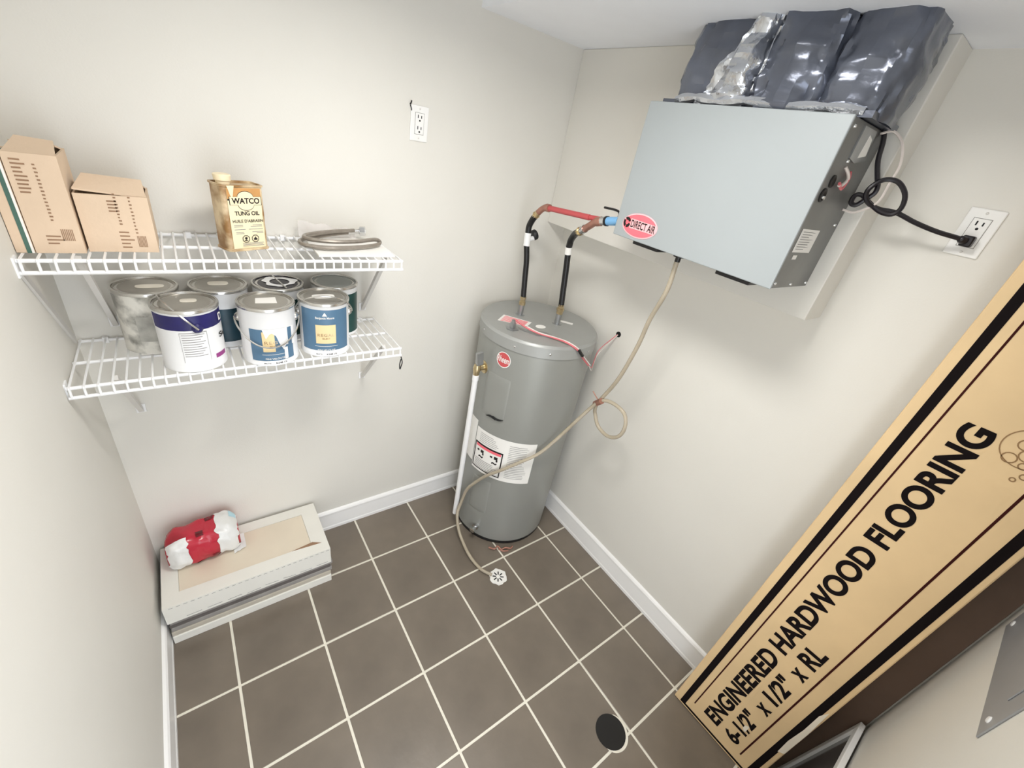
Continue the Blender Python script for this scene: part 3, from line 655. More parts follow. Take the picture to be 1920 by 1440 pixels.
# ------------------------------------------------------------------ cartons on the upper shelf
ZS = Z1 + 0.010
def carton(label, x0, x1, y0, y1, z1, seed, prints, peak, lift=0.0):
    t = thing('cardboard_carton', label, 'carton', ((x0 + x1) / 2, (y0 + y1) / 2, ZS))
    b = B(); th = 0.012
    b.box(x0, x1, y0, y1, ZS, ZS + th).box(x0, x1, y0, y0 + th, ZS + th, z1).box(x0, x1, y1 - th, y1, ZS + th, z1).box(x0, x0 + th, y0 + th, y1 - th, ZS + th, z1).box(x1 - th, x1, y0 + th, y1 - th, ZS + th, z1)
    bod = obj('carton_body', b, M_carton, t, smooth=False)
    ym = (y0 + y1) / 2
    obj('flap', B().hexa([(x0 + .005, y0 + .015, z1 + lift - .012), (x1 - .005, y0 + .02, z1 - .012), (x1 - .02, ym, z1 + peak), (x0 + .06, ym, z1 + peak * 1.2), (x0 + .005, y0 + .015, z1 + lift), (x1 - .005, y0 + .02, z1), (x1 - .02, ym, z1 + peak + .012), (x0 + .06, ym, z1 + peak * 1.2 + .012)]), M_carton, t, smooth=False)
    obj('flap', B().hexa([(x0 + .02, ym + .015, z1 + peak * .6), (x1 - .02, ym + .015, z1 + peak * .5), (x1 - .005, y1 - .015, z1 - .015), (x0 + .005, y1 - .015, z1 - .015), (x0 + .02, ym + .015, z1 + peak * .6 + .012), (x1 - .02, ym + .015, z1 + peak * .5 + .012), (x1 - .005, y1 - .015, z1 - .003), (x0 + .005, y1 - .015, z1 - .003)]), M_carton, t, smooth=False)
    pb = B(); rn = random.Random(seed); yq = y0 - 0.002
    for kind, px, pz, w_, h_ in prints:
        X = x0 + px * (x1 - x0); Z = ZS + pz * (z1 - ZS)
        if kind == 'bar':
            for k in range(7): pb.face([(X + w_ * k / 7, yq, Z), (X + w_ * (k + .55) / 7, yq, Z), (X + w_ * (k + .55) / 7, yq, Z + h_), (X + w_ * k / 7, yq, Z + h_)])
        elif kind == 'rows':
            n_ = max(2, int(h_ / 0.025))
            for k in range(n_):
                zz = Z + h_ * k / n_; ww_ = w_ * (0.6 + 0.4 * rn.random())
                pb.face([(X, yq, zz), (X + ww_, yq, zz), (X + ww_, yq, zz + 0.011), (X, yq, zz + 0.011)])
        else:
            pb.face([(X, yq, Z), (X + w_, yq, Z), (X + w_, yq, Z + h_), (X, yq, Z + h_)])
    obj('print', pb, M_cartonin, bod, kind='stuff', smooth=False)
    return t
carton('tall open-topped kraft carton beside the left wall on the upper shelf', -6.562, -6.287, -0.85, -0.40, 5.675, 3,
       [('rows', .12, .62, .075, .24), ('rows', .5, .35, .02, .4), ('bar', .62, .14, .07, .085), ('rows', .3, .1, .1, .08)], 0.06)
carton('short kraft carton with a gaping top flap in the middle of the upper shelf', -6.272, -5.835, -0.80, -0.36, 5.425, 5,
       [('rows', .42, .72, .06, .1), ('rows', .52, .5, .02, .25), ('rows', .72, .35, .018, .3), ('bar', .72, .1, .06, .09), ('rows', .48, .08, .09, .15)], 0.085, 0.035)
sl = thing('narrow_carton', 'narrow kraft carton with a green stripe jammed against the left wall', 'carton', (-6.62, -0.6, ZS))
nx0, nx1, ny0, ny1 = XL + 0.004, -6.568, -0.85, -0.40
obj('carton_body', B().box(nx0, nx1, ny0, ny1, ZS, 5.645), M_carton, sl, smooth=False, bevel=0.004)
obj('green_stripe', B().box(nx1 - 0.040, nx1 - 0.016, ny0 - 0.003, ny0, ZS, 5.645).box(nx1 - 0.040, nx1 - 0.016, ny0, ny1, 5.645, 5.648), M_green, sl, smooth=False)
obj('white_edge', B().box(nx1 - 0.015, nx1 - 0.002, ny0 - 0.003, ny0, ZS, 5.645).box(nx1 - 0.015, nx1 - 0.002, ny0, ny1, 5.645, 5.648), M_paper, sl, smooth=False)

# ------------------------------------------------------------------ oil tin
oc = thing('oil_tin', 'cream and brown rectangular tung oil tin with a plastic cap', 'tin', (-5.2, -0.6, ZS))
O = Vector((-5.318, -0.775, ZS)); U = Vector((0.925, 0.38, 0)); N = Vector((-0.38, 0.925, 0)); UP = Vector((0, 0, 1))
Wd, Dp, Ht = 0.392, 0.235, 0.585
def rrect(w0, w1, d0, d1, r, k=5):
    P = []
    for cx, cy, a0 in ((w1 - r, d1 - r, 0), (w0 + r, d1 - r, 90), (w0 + r, d0 + r, 180), (w1 - r, d0 + r, 270)):
        for q in range(k + 1):
            a = math.radians(a0 + 90 * q / k); P.append((cx + r * math.cos(a), cy + r * math.sin(a)))
    return P
def op(u, d, z): return O + U * u + N * d + UP * z
def ring(inset, z): return [op(u, d, z) for u, d in rrect(inset, Wd - inset, inset, Dp - inset, 0.04)]
def loft(rings):
    b = B(); n = len(rings[0]); vs = [p for r in rings for p in r]; fs = []
    for i in range(len(rings) - 1):
        for k in range(n): fs.append((i * n + k, i * n + (k + 1) % n, (i + 1) * n + (k + 1) % n, (i + 1) * n + k))
    fs.append(tuple(range(n - 1, -1, -1))); fs.append(tuple((len(rings) - 1) * n + k for k in range(n)))
    return b.add(vs, fs)
obj('tin_body', loft([ring(0.0, 0.0), ring(0.0, 0.015), ring(0.008, 0.02), ring(0.008, Ht - 0.02), ring(0.0, Ht - 0.015), ring(0.0, Ht), ring(0.014, Ht), ring(0.014, Ht - 0.018)]), M_oilside, oc)
fl = obj('front_label', B().obox(op(0.045, 0.0065, 0.025), U * (Wd - 0.09), UP * (Ht - 0.05), N * -0.004), M_tank_oil, oc, smooth=False)
def fpl(u0, u1, z0, z1, d=0.0): return [op(u0, 0.0015 - d, z0), op(u1, 0.0015 - d, z0), op(u1, 0.0015 - d, z1), op(u0, 0.0015 - d, z1)]
obj('label_band', B().face(fpl(0.045, Wd - 0.045, 0.465, Ht - 0.025)), M_oilband, fl)
obj('label_stripe', B().face(fpl(0.045, Wd - 0.045, 0.455, 0.468, 0.0005)), M_print, fl)
pl = []
for k in range(40):
    a = 2 * math.pi * k / 40; u = 0.155 * math.cos(a); v = 0.08 * math.sin(a)
    rr_ = 0.075
    pl.append((u, v))
shape = [(-.14, -.035), (-.07, -.035)] + [(0.07 * math.cos(math.radians(a)), -.035 + 0.045 * math.sin(math.radians(a))) for a in range(190, 351, 16)] + [(.07, -.035), (.14, -.035), (.14, .035), (.07, .035)] + [(0.07 * math.cos(math.radians(a)), .035 + 0.045 * math.sin(math.radians(a))) for a in range(10, 171, 16)] + [(-.07, .035), (-.14, .035)]
cu_, cz_ = Wd * 0.52, 0.452
obj('brand_plaque_edge', B().face([op(cu_ + u * 1.04, 0.0005, cz_ + v * 1.06) for u, v in shape]), M_print, fl)
obj('brand_plaque', B().face([op(cu_ + u, -0.0005, cz_ + v) for u, v in shape]), M_cap, fl)
obj('lettering', text_on(text_on(text_on(B(), 'WATCO', plane_fn(op(cu_ - .125, -.0018, cz_ - .024), U * .25, UP * .05), 0.03),
    'TUNG OIL', plane_fn(op(cu_ - .112, -.0006, .325), U * .225, UP * .037), 0.022), "HUILE D'ABRASIN", plane_fn(op(cu_ - .14, -.0006, .262), U * .28, UP * .027), 0.012), M_print, fl)
fb = B()
for k, (u0, u1, z) in enumerate(((.07, .15, .235), (.07, .15, .222), (.24, .33, .235), (.22, .33, .222), (.07, .17, .197), (.20, .335, .197), (.08, .15, .172), (.08, .155, .160), (.23, .335, .172), (.27, .335, .160), (.13, .33, .068), (.13, .32, .056), (.13, .33, .044))):
    fb.face(fpl(u0, u1, z, z + 0.005, 0.001))
obj('small_print', fb, M_printgrey, fl, kind='stuff')
hz = B()
for cu2 in (0.165, 0.252):
    P = [op(cu2 + 0.036 * math.cos(math.radians(a + 22.5)), -.001, 0.112 + 0.036 * math.sin(math.radians(a + 22.5))) for a in range(0, 360, 45)]
    Q = [op(cu2 + 0.030 * math.cos(math.radians(a + 22.5)), -.001, 0.112 + 0.030 * math.sin(math.radians(a + 22.5))) for a in range(0, 360, 45)]
    hz.add(P + Q, [(i, (i + 1) % 8, 8 + (i + 1) % 8, 8 + i) for i in range(8)])
hz.face([op(0.165 + 0.013 * math.cos(a * .7854), -.001, 0.119 + 0.011 * math.sin(a * .7854)) for a in range(8)]).face(fpl(.148, .182, .094, .099, .0025)).face(fpl(.157, .173, .1, .106, .0025))
hz.face([op(0.252 + u, -.001, 0.098 + v) for u, v in ((-.016, 0), (.016, 0), (.018, .012), (.008, .02), (.003, .034), (-.004, .022), (-.014, .018))])
obj('hazard_symbol', hz, M_print, fl, kind='stuff')
cpc = op(0.085, 0.12, Ht - 0.01)
obj('cap', B().lathe([(0.055, 0), (0.055, 0.025), (0.066, 0.03), (0.07, 0.075), (0.062, 0.082), (0.0, 0.082)], cpc, n=24), M_cap, oc)
obj('drip', B().face([op(.05, -.001, Ht - .005), op(.115, -.001, Ht - .005), op(.1, -.001, .52), (op(.09, -.001, .47)), op(.072, -.001, .50), op(.062, -.001, .54)]), M_cap, oc)

# ------------------------------------------------------------------ white board, bag and braided hose at the right end
obj('white_board', B().hexa([(-4.57, -0.91, ZS), (-3.76, -0.90, ZS), (-3.745, -0.14, ZS), (-4.56, -0.16, ZS), (-4.57, -0.91, ZS + .02), (-3.76, -0.90, ZS + .02), (-3.745, -0.14, ZS + .02), (-4.56, -0.16, ZS + .02)]), M_paper, label='flat white board lying on the right end of the upper shelf', cat='board', smooth=False, bevel=0.004)
bh = thing('braided_hose', 'coiled grey braided supply hose resting on the white board', 'hose', (-4.1, -0.4, ZS + 0.02))
zc = ZS + 0.055
hp = [(-3.93, -0.24, zc + .06), (-4.2, -0.26, zc + .03), (-4.45, -0.32, zc), (-4.62, -0.45, zc), (-4.67, -0.58, zc), (-4.60, -0.70, zc), (-4.38, -0.76, zc), (-4.08, -0.70, zc), (-3.87, -0.60, zc), (-3.80, -0.53, zc + .015), (-3.87, -0.56, zc + .05), (-4.1, -0.66, zc + .05), (-4.35, -0.70, zc + .05), (-4.55, -0.65, zc + .05), (-4.62, -0.55, zc + .05), (-4.55, -0.43, zc + .05), (-4.3, -0.33, zc + .065), (-4.02, -0.29, zc + .08)]
obj('hose', B().tube(spline(hp, 6), 0.022, 8), M_hosebraid, bh)
obj('hose_nut', B().lathe([(0.03, 0), (0.058, 0.01), (0.058, 0.07), (0.035, 0.07), (0.03, 0.03), (0, 0.03)], (-3.95, -0.25, zc + .065), (0.9, -0.4, 0.1), n=6), M_chrome, bh)
obj('hose_crimp', B().tube([(-4.08, -0.25, zc + .05), (-3.95, -0.25, zc + .062)], 0.028, 10), M_chrome, bh)
pb_ = B()
def bagf(u, v):
    x = -4.60 + 0.62 * u; h = 0.17 - 0.08 * u + 0.012 * math.sin(u * 17)
    return (x, -0.17 - 0.04 * (1 - v) + 0.015 * math.sin(u * 11 + v * 3), ZS + 0.022 + h * v)
pb_.grid(bagf, 14, 6)
def bagb(u, v):
    x, y, z = bagf(u, v); return (x, y + 0.05 * (1 - v) + 0.004, z)
pb_.grid(bagb, 14, 6)
obj('clear_bag', pb_, M_clear, label='crumpled clear plastic bag standing behind the grey braided hose', cat='bag')

# ------------------------------------------------------------------ paint cans
CZ = Z2 + 0.010
def paint_can(label, cx, cy, face, body=M_canwhite, lid=M_canmetal, sticker=None, labels=(), bail=None, h=0.61, r=0.256):
    t = thing('paint_can', label, 'paint can', (cx, cy, CZ), group='gallon paint cans on the lower shelf')
    c = (cx, cy)
    bo_ = obj('can_body', B().lathe([(r * .9, 0.012), (r + .004, 0.0), (r + .004, 0.012), (r, 0.018), (r, h - 0.03), (r + .006, h - 0.02), (r + .006, h - 0.006), (r, h), (r * .93, h), (r * .93, h - .02), (0, h - .02)], (cx, cy, CZ), n=56), body, t)
    obj('lid', B().lathe([(r * .925, h - .016), (r * .925, h + .004), (r * .89, h + .006), (r * .87, h - .010), (r * .80, h - .012), (r * .78, h - .002), (0.0, h - .001)], (cx, cy, CZ), n=56), lid, t)
    obj('rim', B().lathe([(r * .93, h - .004), (r * .95, h + .010), (r + .004, h + .008), (r + .010, h - .004), (r + .008, h - .022), (r + .001, h - .024)], (cx, cy, CZ), n=56), M_canrim, t)
    if sticker:
        mt, sx, sy, ox, oy, rect = sticker
        if rect: b = B().prism([(cx + ox - sx, cy + oy - sy * .7, CZ + h), (cx + ox + sx * .9, cy + oy - sy, CZ + h), (cx + ox + sx, cy + oy + sy, CZ + h), (cx + ox - sx * .8, cy + oy + sy, CZ + h)], (0, 0, 0.003))
        else: b = B().prism([(cx + ox + sx * math.copysign(abs(math.cos(a)) ** .6, math.cos(a)), cy + oy + sy * math.copysign(abs(math.sin(a)) ** .6, math.sin(a)), CZ + h) for a in [2 * math.pi * k / 28 for k in range(28)]], (0, 0, 0.003))
        obj('lid_sticker', b, mt, t, smooth=False)
    rl_ = r + 0.002
    for (mt, a0, a1, z0, z1) in labels:
        obj('label_panel', B().patch(c, rl_, face + a0, face + a1, CZ + z0 * h, CZ + z1 * h, 16), mt, bo_)
        rl_ += 0.0012
    if bail:
        mode, ea = bail
        for s in (0, 180):
            a = math.radians(face + ea + s); d = Vector((math.cos(a), math.sin(a), 0))
            obj('ear', B().lathe([(0.045, -0.004), (0.045, 0.008), (0.025, 0.03), (0, 0.032)], (cx + d.x * r, cy + d.y * r, CZ + h * .73), d, n=16), M_navy if mode == 'over' and label.startswith('navy') else M_canrim, t)
        a = math.radians(face + ea); e = Vector((math.cos(a), math.sin(a), 0)); p = Vector((-e.y, e.x, 0))
        R2 = r + 0.035; mid = Vector((cx, cy, CZ + h * .73))
        sg = {'over': (p * -0.62 + Vector((0, 0, .78))).normalized(), 'front': None}[mode] if mode != 'front' else None
        if mode == 'front':
            f_ = math.radians(face); q = Vector((math.cos(f_), math.sin(f_), 0))
            pts = [mid + e * (R2 * math.cos(w)) + q * (R2 * math.sin(w) * 1.0) + Vector((0, 0, -0.225 * math.sin(w) ** 1.5 if math.sin(w) > 0 else 0)) for w in [math.pi * k / 24 for k in range(25)]]
        else:
            pts = [mid + e * (R2 * math.cos(w)) + sg * (R2 * math.sin(w) * 1.02) for w in [math.pi * k / 24 for k in range(25)]]
        obj('bail_handle', B().tube(pts, 0.0085, 6), M_canrim, t)
    return t, bo_, c, rl_, h
PAP = M_paper
# front row
t, bo_, c, rl_, h = paint_can('navy and white paint can at the front left of the lower shelf', -5.74, -0.79, -88.9, sticker=(M_lidpaper, .065, .045, .03, .03, False), labels=[(M_navy, -75, 95, .70, .93)], bail=('over', 12))
obj('lettering', text_on(B(), 'D', cyl_fn(c, rl_ + .002, -88.9 + 62, -88.9 + 78, CZ + .455, CZ + .53), 0.03), M_paper, bo_)
obj('lettering', text_on(B(), 'Su', cyl_fn(c, rl_ + .002, -88.9 + 55, -88.9 + 80, CZ + .29, CZ + .345), 0.02), M_print, bo_)
obj('label_panel', B().patch(c, rl_, -88.9 + 38, -88.9 + 68, CZ + .10, CZ + .145, 6), M_purple, bo_)
tb = B()
for k in range(10): tb.patch(c, rl_, -88.9 - 18, -88.9 + 22 - (k % 3) * 4, CZ + .38 - k * .024, CZ + .386 - k * .024, 6)
for a0, a1, z0, z1 in ((-21, 27, .40, .406), (-21, -20.4, .10, .406), (26.4, 27, .10, .406)): tb.patch(c, rl_, -88.9 + a0, -88.9 + a1, CZ + z0, CZ + z1, 6)
obj('small_print', tb, M_printgrey, bo_, kind='stuff')
def regal(c, bo_, face, rl_, h, cut, bm=True):
    s = 23
    obj('label_square', B().patch(c, rl_, face - s + 2, face + (s + 2) * cut, CZ + .26 * h, CZ + .62 * h, 8), M_cream, bo_)
    obj('lettering', text_on(text_on(B(), 'REGAL' if cut == 1 else 'REG', cyl_fn(c, rl_ + .002, face - 17, face + (21 if cut == 1 else 9), CZ + .40 * h, CZ + .455 * h), 0.01, 1.15), 'SELECT', cyl_fn(c, rl_ + .002, face - 7, face + 11, CZ + .345 * h, CZ + .375 * h), 0.005), M_oilside, bo_)
    lb = B()
    if bm:
        text_on(lb, 'Benjamin Moore', cyl_fn(c, rl_ + .002, face - 20, face + 22, CZ + .72 * h, CZ + .775 * h), 0.02)
        lb.face([cyl_fn(c, rl_ + .002, face - 5, face + 6, CZ + .79 * h, CZ + .86 * h)(u, v) for u, v in ((0, 0), (1, 0), (.5, 1))])
    text_on(lb, 'FINI VELOUT\u00c9', cyl_fn(c, rl_ + .002, face - 18, face + 22, CZ + .115 * h, CZ + .155 * h), 0.015)
    lb.patch(c, rl_ + .002, face - 24, face + 28, CZ + .205 * h, CZ + .212 * h, 8)
    obj('lettering', lb, M_paper, bo_)
    obj('lettering', text_on(text_on(B(), 'K548 1X', cyl_fn(c, rl_ + .002, face + 2, face + 26, CZ + .03 * h, CZ + .062 * h), 0.01), 'MATTE', cyl_fn(c, rl_ + .002, face - 22, face - 8, CZ + .035 * h, CZ + .056 * h), 0.005), M_print, bo_)
fB = -92
t, bo_, c, rl_, h = paint_can('white paint can with torn blue label and hanging bail in the front middle', -5.085, -0.855, -96.9, sticker=(PAP, .10, .08, 0, .0, True), labels=[(M_blue, -42, 52, .09, .66)], bail=('front', 88))
regal(c, bo_, fB, rl_, h, 0.15, bm=False)
pv = [(-16, .66), (-10, .50), (-3, .58), (2, .60), (10, .55), (16, .40), (24, .28), (30, .36), (54, .33), (54, .67)]
pp = B(); 
def cp_(a, z, rr_): w = math.radians(fB + a - 3); return (c[0] + rr_ * math.cos(w), c[1] + rr_ * math.sin(w), CZ + z * h)
for k in range(len(pv) - 2): pp.add([cp_(pv[k][0], .67, rl_ + .003), cp_(pv[k][0], pv[k][1], rl_ + .003), cp_(pv[k + 1][0], pv[k + 1][1], rl_ + .003), cp_(pv[k + 1][0], .67, rl_ + .003)], [(0, 1, 2, 3)])
pp.patch(c, rl_ + .003, fB + 22, fB + 30, CZ + .10 * h, CZ + .32 * h, 4)
obj('torn_patch', pp, M_canwhite, bo_)
t, bo_, c, rl_, h = paint_can('blue labelled paint can at the front right of the lower shelf', -4.52, -0.80, -103.5, sticker=(PAP, .115, .06, 0, 0, False), labels=[(M_blue, -58, 62, .12, .90)], bail=('over', 92))
regal(c, bo_, -103.5, rl_, h, 1)
# back row
paint_can('worn silver and white paint can at the back left of the lower shelf', -6.03, -0.32, -86, body=M_canworn, sticker=(M_lidpaper, .11, .05, .04, -.02, False), labels=[(M_worn, -30, 70, .22, .64)])
paint_can('white paint can with dark teal label hidden behind the torn-label can', -5.437, -0.32, -92.3, sticker=(M_lidpaper, .09, .06, 0, .02, False), labels=[(M_teal, -60, 60, .10, .70)])
t, bo_, c, rl_, h = paint_can('paint can with smeared dark lid and white ring in the back row', -4.878, -0.32, -98.4, lid=M_liddark, labels=[(M_tealgreen, 5, 80, .10, .80)])
ri = B(); P = []; Q = []
for k in range(32):
    a = 2 * math.pi * k / 32; w_ = 0.155 + 0.018 * math.sin(3 * a + 1) + 0.012 * math.sin(7 * a)
    P.append((c[0] + .02 + .10 * math.cos(a), c[1] + .02 + .10 * math.sin(a), CZ + h + .003)); Q.append((c[0] + .02 + w_ * math.cos(a) * 1.1, c[1] + .03 + w_ * math.sin(a), CZ + h + .003))
ri.add(P + Q, [(k, (k + 1) % 32, 32 + (k + 1) % 32, 32 + k) for k in range(32)])
obj('lid_ring', ri, M_canwhite, t, smooth=False)
obj('stir_wire', B().tube([(c[0] - .03, c[1] + .12, CZ + h + .04), (c[0] + .05, c[1] - .22, CZ + h + .008)], 0.007, 6), M_canrim, t)
paint_can('dark green labelled paint can with plain grey lid at the back right', -4.27, -0.32, -104, lid=M_lidgrey, labels=[(M_tealgreen, -10, 75, .05, .86)])

# ------------------------------------------------------------------ stacked tile cartons on the floor
sx0, sx1, sy0, sy1 = -6.605, -4.66, -1.075, -0.11
z = 0.0
layers = [('bottom pale tile carton of the low stack in the back left corner', M_wcarton, 0.14, 0, 0.03), ('thin taupe tile carton second from the floor in the corner stack', M_taupe, 0.075, 0.0, 0.0),
          ('thin grey tile carton in the middle of the corner stack', M_grey1, 0.07, 0.01, -0.02), ('dark grey tile carton fourth from the floor in the corner stack', M_grey2, 0.075, 0.0, -0.03), ('thin worn grey tile carton just under the white lid carton', M_grey1, 0.07, 0.015, -0.01)]
for lb, mt, hh, dx, dy in layers:
    b = B().box(sx0 + dx, sx1 + dx * 2 - 0.005, sy0 - dy * 0.5 + 0.01, sy1, z, z + hh)
    obj('tile_carton', b, mt, label=lb, cat='carton', group='tile cartons stacked in the corner', smooth=False, bevel=0.008)
    z += hh + 0.002
zt0 = z; zt = 0.75
tcn = thing('lidded_tile_carton', 'white tile carton with a beige window on top of the corner stack', 'carton', ((sx0 + sx1) / 2, (sy0 + sy1) / 2, zt0))
y0_, y1_ = -1.085, -0.105
wx0, wx1, wy0, wy1 = -6.43, -4.875, -0.90, -0.27
b = B()
b.box(sx0, sx1, y0_, y1_, zt0, zt - 0.02)
b.box(sx0, wx0, y0_, y1_, zt - 0.02, zt).box(wx1, sx1, y0_, y1_, zt - 0.02, zt).box(wx0, wx1, y0_, wy0, zt - 0.02, zt).box(wx0, wx1, wy1, y1_, zt - 0.02, zt)
obj('carton_body', b, M_wcarton, tcn, smooth=False)
obj('window', B().box(wx0 + .003, wx1 - .003, wy0 + .003, wy1 - .003, zt - 0.02, zt - 0.008), M_inset, tcn, smooth=False)
obj('torn_edge', B().prism([(wx1 - 0.26, wy0 + 0.0, zt), (wx1 + 0.13, wy0 - 0.03, zt), (wx1 + 0.02, wy0 + 0.035, zt)], (0, 0, 0.004)), M_cartonin, tcn, smooth=False)
st = B()
for k in range(26): st.box(sx0 + 0.06 + k * 0.073, sx0 + 0.10 + k * 0.073, y0_ - 0.002, y0_, zt - 0.03, zt - 0.024)
obj('perforation', st, M_printgrey, tcn, kind='stuff', smooth=False)
rnd = random.Random(5)
cr = B()
for k in range(8):
    x_ = sx0 + 0.2 + k * 0.22
    cr.tube([(x_, y0_ - 0.001, zt0 + 0.02 + rnd.random() * .03), (x_ + 0.16, y0_ - 0.001, zt0 + 0.02 + rnd.random() * .03)], 0.004, 4)
obj('crease', cr, M_printgrey, tcn, kind='stuff')

# ------------------------------------------------------------------ red parcel
rp_ = thing('wrapped_parcel', 'red plastic wrapped parcel taped white at both ends', 'parcel', (-6.1, -0.4, zt))
def parcel(u0, u1, grow, seed, nu=22, v0=0.0, v1=1.0, jag=0.0):
    full = v1 - v0 > 0.999
    def f(u, v):
        uu = u0 + (u1 - u0) * u
        if jag and u > 0.99: uu += jag * noise.noise(Vector((v * 9, seed, 0)))
        if jag and u < 0.01: uu += jag * noise.noise(Vector((v * 8, seed + 4, 0)))
        uu = min(max(uu, 0), 1)
        e = min(1.0, (min(uu, 1 - uu) * 7.0 + 0.02)) ** 0.5
        x = -6.50 + 0.80 * uu; yc = -0.40 + 0.04 * uu; hy = 0.225 * (0.6 + 0.4 * e) + grow; hz = 0.47 * (0.72 + 0.28 * e) + grow
        a = math.pi * 2 * (v0 + (v1 - v0) * v); cc, ss = math.cos(a), math.sin(a)
        py = yc + hy * math.copysign(abs(cc) ** .62, cc); pz = zt + 0.004 + hz * 0.5 + hz * 0.5 * math.copysign(abs(ss) ** .55, ss)
        q = Vector((uu * 4 + 2.0, math.cos(a) * 1.5, math.sin(a) * 1.5)); d = noise.noise(q * 1.7) * 0.025 + noise.noise(q * 4) * 0.008
        return (x, py + cc * d, max(pz + ss * d, zt + 0.004 - grow * 0.3))
    b = B().grid(f, nu, 32)
    n = nu + 1
    if full:
        for e_ in (0, nu): b.f.append(tuple(e_ + j * n for j in range(32)))
    return b
obj('red_wrapping', parcel(0.0, 1.0, 0.0, 2.0, 30), M_red, rp_, angle=60)
obj('white_tape', parcel(0.02, 0.30, 0.009, 2.0, 12, 0.30, 0.74, 0.05), M_tape, rp_, angle=60)
obj('white_tape', parcel(0.70, 0.995, 0.009, 7.0, 12, 0.14, 0.74, 0.09), M_tape, rp_, angle=60)
obj('blue_tape_corner', parcel(0.90, 0.99, 0.013, 9.0, 4, 0.15, 0.24), M_tapeblue, rp_, angle=60)
for u_, v_, r_ in ((0.47, 0.30, 0.05), (0.62, 0.19, 0.06), (0.40, 0.64, 0.04), (0.63, 0.56, 0.04)):
    obj('dark_patch', parcel(u_ - r_, u_ + r_, 0.004, u_ * 9, 6, v_ - 0.03, v_ + 0.03, 0.02), M_darkred, rp_, angle=60)
obj('white_tape_tail', B().grid(lambda u, v: (-5.80 + 0.15 * u, -0.60 + 0.26 * v + 0.06 * u, zt + 0.004 + 0.10 * max(0, v - .3) * (1 - u) + 0.012 * math.sin(u * 7 + v * 5) ** 2), 8, 8), M_tape, rp_)

# ------------------------------------------------------------------ flooring carton leaning on the right wall
L0 = Vector((-1.103, -5.052, 0.022)); ea_ = Vector((0.045, -0.015, 0.999)).normalized(); eb_ = Vector((0.051, -0.999, -0.017)); eb_ = (eb_ - ea_ * eb_.dot(ea_)).normalized(); ec_ = eb_.cross(ea_); 
if ec_.x < 0: ec_ = -ec_
FW, FH, FD = 1.144, 6.9, 0.24
fk = thing('flooring_carton', 'tall kraft hardwood flooring carton with black lettering leaning on the right wall', 'carton', (-0.95, -5.6, 0))
# the carton's bottom edge follows the tilt; keep its lowest corner on the floor
def fp3(s, t_, d=0.0): return L0 + ea_ * s + eb_ * t_ - ec_ * d
obj('carton_body', B().obox(L0, eb_ * FW, ea_ * FH, ec_ * FD), M_kraft, fk, smooth=False, bevel=0.012)
ink = B(); inkb = B()
def strip(b, s0, s1, t0, t1, d=0.0025): b.face([fp3(s0, t0, d), fp3(s0, t1, d), fp3(s1, t1, d), fp3(s1, t0, d)])
strip(ink, 0.03, 6.85, 0.085, 0.155); strip(ink, 0.03, 6.85, 1.025, 1.095); strip(ink, 0.03, 0.065, 0.155, 1.025); strip(ink, 6.8, 6.85, 0.155, 1.025)
obj('border_bar', ink, M_ink, fk, kind='stuff', smooth=False)
strip(inkb, 0.21, 6.6, 0.222, 0.237); strip(inkb, 0.20, 6.6, 0.885, 0.903)
obj('border_line', inkb, M_inkbrown, fk, kind='stuff', smooth=False)
obj('lettering', text_on(B(), 'ENGINEERED HARDWOOD FLOORING', lambda u, v: fp3(0.235 + 4.82 * u, 0.560 - 0.205 * v, 0.003), 0.036, 1.0), M_ink, fk, smooth=False)
for w_, s0, s1, v0, v1 in (('6-1/2"', 0.26, 0.87, 0, 1), ('x', 1.02, 1.15, 0, .68), ('1/2"', 1.26, 1.68, 0, 1), ('x', 1.80, 1.93, 0, .68), ('RL', 2.03, 2.31, 0, .97)):
    obj('lettering', text_on(B(), w_, lambda u, v, s0=s0, s1=s1, v0=v0, v1=v1: fp3(s0 + (s1 - s0) * u, 0.815 - 0.195 * (v0 + (v1 - v0) * v), 0.003), 0.034, 1.0), M_ink, fk, smooth=False)
obj('scuff', B().face([fp3(0.62 + 0.055 * math.cos(a) * (1 + .3 * math.sin(3 * a)), 0.755 + 0.03 * math.sin(a) * (1 + .3 * math.cos(2 * a)), 0.004) for a in [2 * math.pi * k / 14 for k in range(14)]]), M_rub, fk, smooth=False)
obj('scuff', B().face([fp3(s, t_, 0.004) for s, t_ in ((0.75, 1.085), (1.0, 1.075), (1.3, 1.09), (1.62, 1.085), (1.75, 1.12), (1.3, 1.138), (0.8, 1.138))]), M_rub, fk, smooth=False)
cs = B()
def cring(s, t_, r, w_, k=20, a0=0, a1=360):
    P = []; Q = []
    for i in range(k + 1):
        a = math.radians(a0 + (a1 - a0) * i / k); P.append(fp3(s - .21 + r * math.cos(a), t_ + .085 + r * math.sin(a), .003)); Q.append(fp3(s - .21 + (r - w_) * math.cos(a), t_ + .085 + (r - w_) * math.sin(a), .003))
    cs.add(P + Q, [(i, i + 1, k + 2 + i, k + 1 + i) for i in range(k)])
cring(5.25, 0.66, 0.16, 0.008, 30, 60, 360)
for s, t_, r in ((5.14, .60, .045), (5.20, .67, .05), (5.27, .62, .045), (5.24, .72, .04), (5.12, .69, .03), (5.33, .68, .045), (5.05, .735, .026), (5.0, .70, .02), (5.08, .79, .02)): cring(s, t_, r, 0.009, 14)
obj('crest', cs, M_inkcrest, fk, kind='stuff', smooth=False)

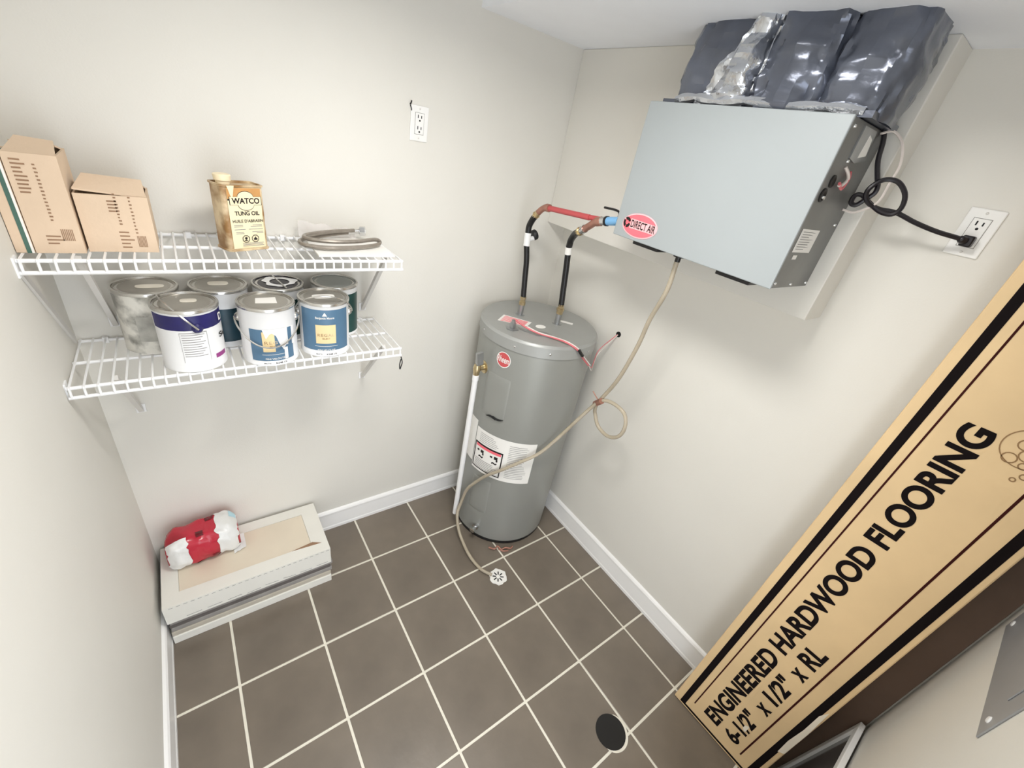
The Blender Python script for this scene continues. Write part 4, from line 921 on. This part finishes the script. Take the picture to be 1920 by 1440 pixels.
# ------------------------------------------------------------------ front wall: breaker panel, framed picture
bp_ = thing('breaker_panel', 'grey metal breaker panel cover on the wall right of the flooring carton', 'breaker panel', (-1.38, YF, 3.6))
obj('panel_cover', B().box(-2.10, -0.66, YF, YF + 0.012, 3.60, 6.2), M_panel, bp_, smooth=False, bevel=0.006)
obj('panel_door', B().box(-1.92, -0.84, YF + 0.012, YF + 0.02, 3.85, 6.0), M_panel, bp_, smooth=False, bevel=0.004)
for x, z_ in ((-2.0, 3.70), (-0.74, 3.70), (-2.0, 6.1), (-0.74, 6.1)):
    obj('screw', B().lathe([(0.028, 0), (0.022, 0.008), (0, 0.010)], (x, YF + 0.012, z_), (0, 1, 0), n=12), M_canwhite, bp_)
obj('gap_shade_board', B().hexa([(-0.565, -6.50, 0), (-0.535, -6.50, 0), (-0.535, -6.21, 0), (-0.565, -6.21, 0), (-0.51, -6.515, 6.6), (-0.48, -6.515, 6.6), (-0.48, -6.315, 6.6), (-0.51, -6.315, 6.6)]), M_gapshade, label='added dark brown board standing in for the shade between flooring carton and front wall', cat='board', smooth=False, bevel=0.004)  # added board: its dark colour replaces the shaded wall in this gap
fr = thing('framed_picture', 'white framed dark picture leaning in the corner behind the flooring carton', 'picture frame', (-1.1, -6.44, 0))
fo_ = Vector((-0.59, -6.365, 0.004)); fa = Vector((-1, 0, 0)); fu = Vector((0, -0.085, 1.0)).normalized(); fn = Vector((0, 1, 0.085)).normalized()
FWd, FHt, bw = 1.25, 1.62, 0.085
for o_, a_, b__ in ((fo_, fa * bw, fu * FHt), (fo_ + fa * (FWd - bw), fa * bw, fu * FHt), (fo_ + fa * bw, fa * (FWd - 2 * bw), fu * bw), (fo_ + fa * bw + fu * (FHt - bw), fa * (FWd - 2 * bw), fu * bw)):
    obj('frame_rail', B().obox(o_, a_, b__, fn * 0.05), M_white, fr, smooth=False, bevel=0.008)
obj('picture_glass', B().obox(fo_ + fa * bw + fu * bw + fn * 0.01, fa * (FWd - 2 * bw), fu * (FHt - 2 * bw), fn * 0.012), M_glass, fr, smooth=False)
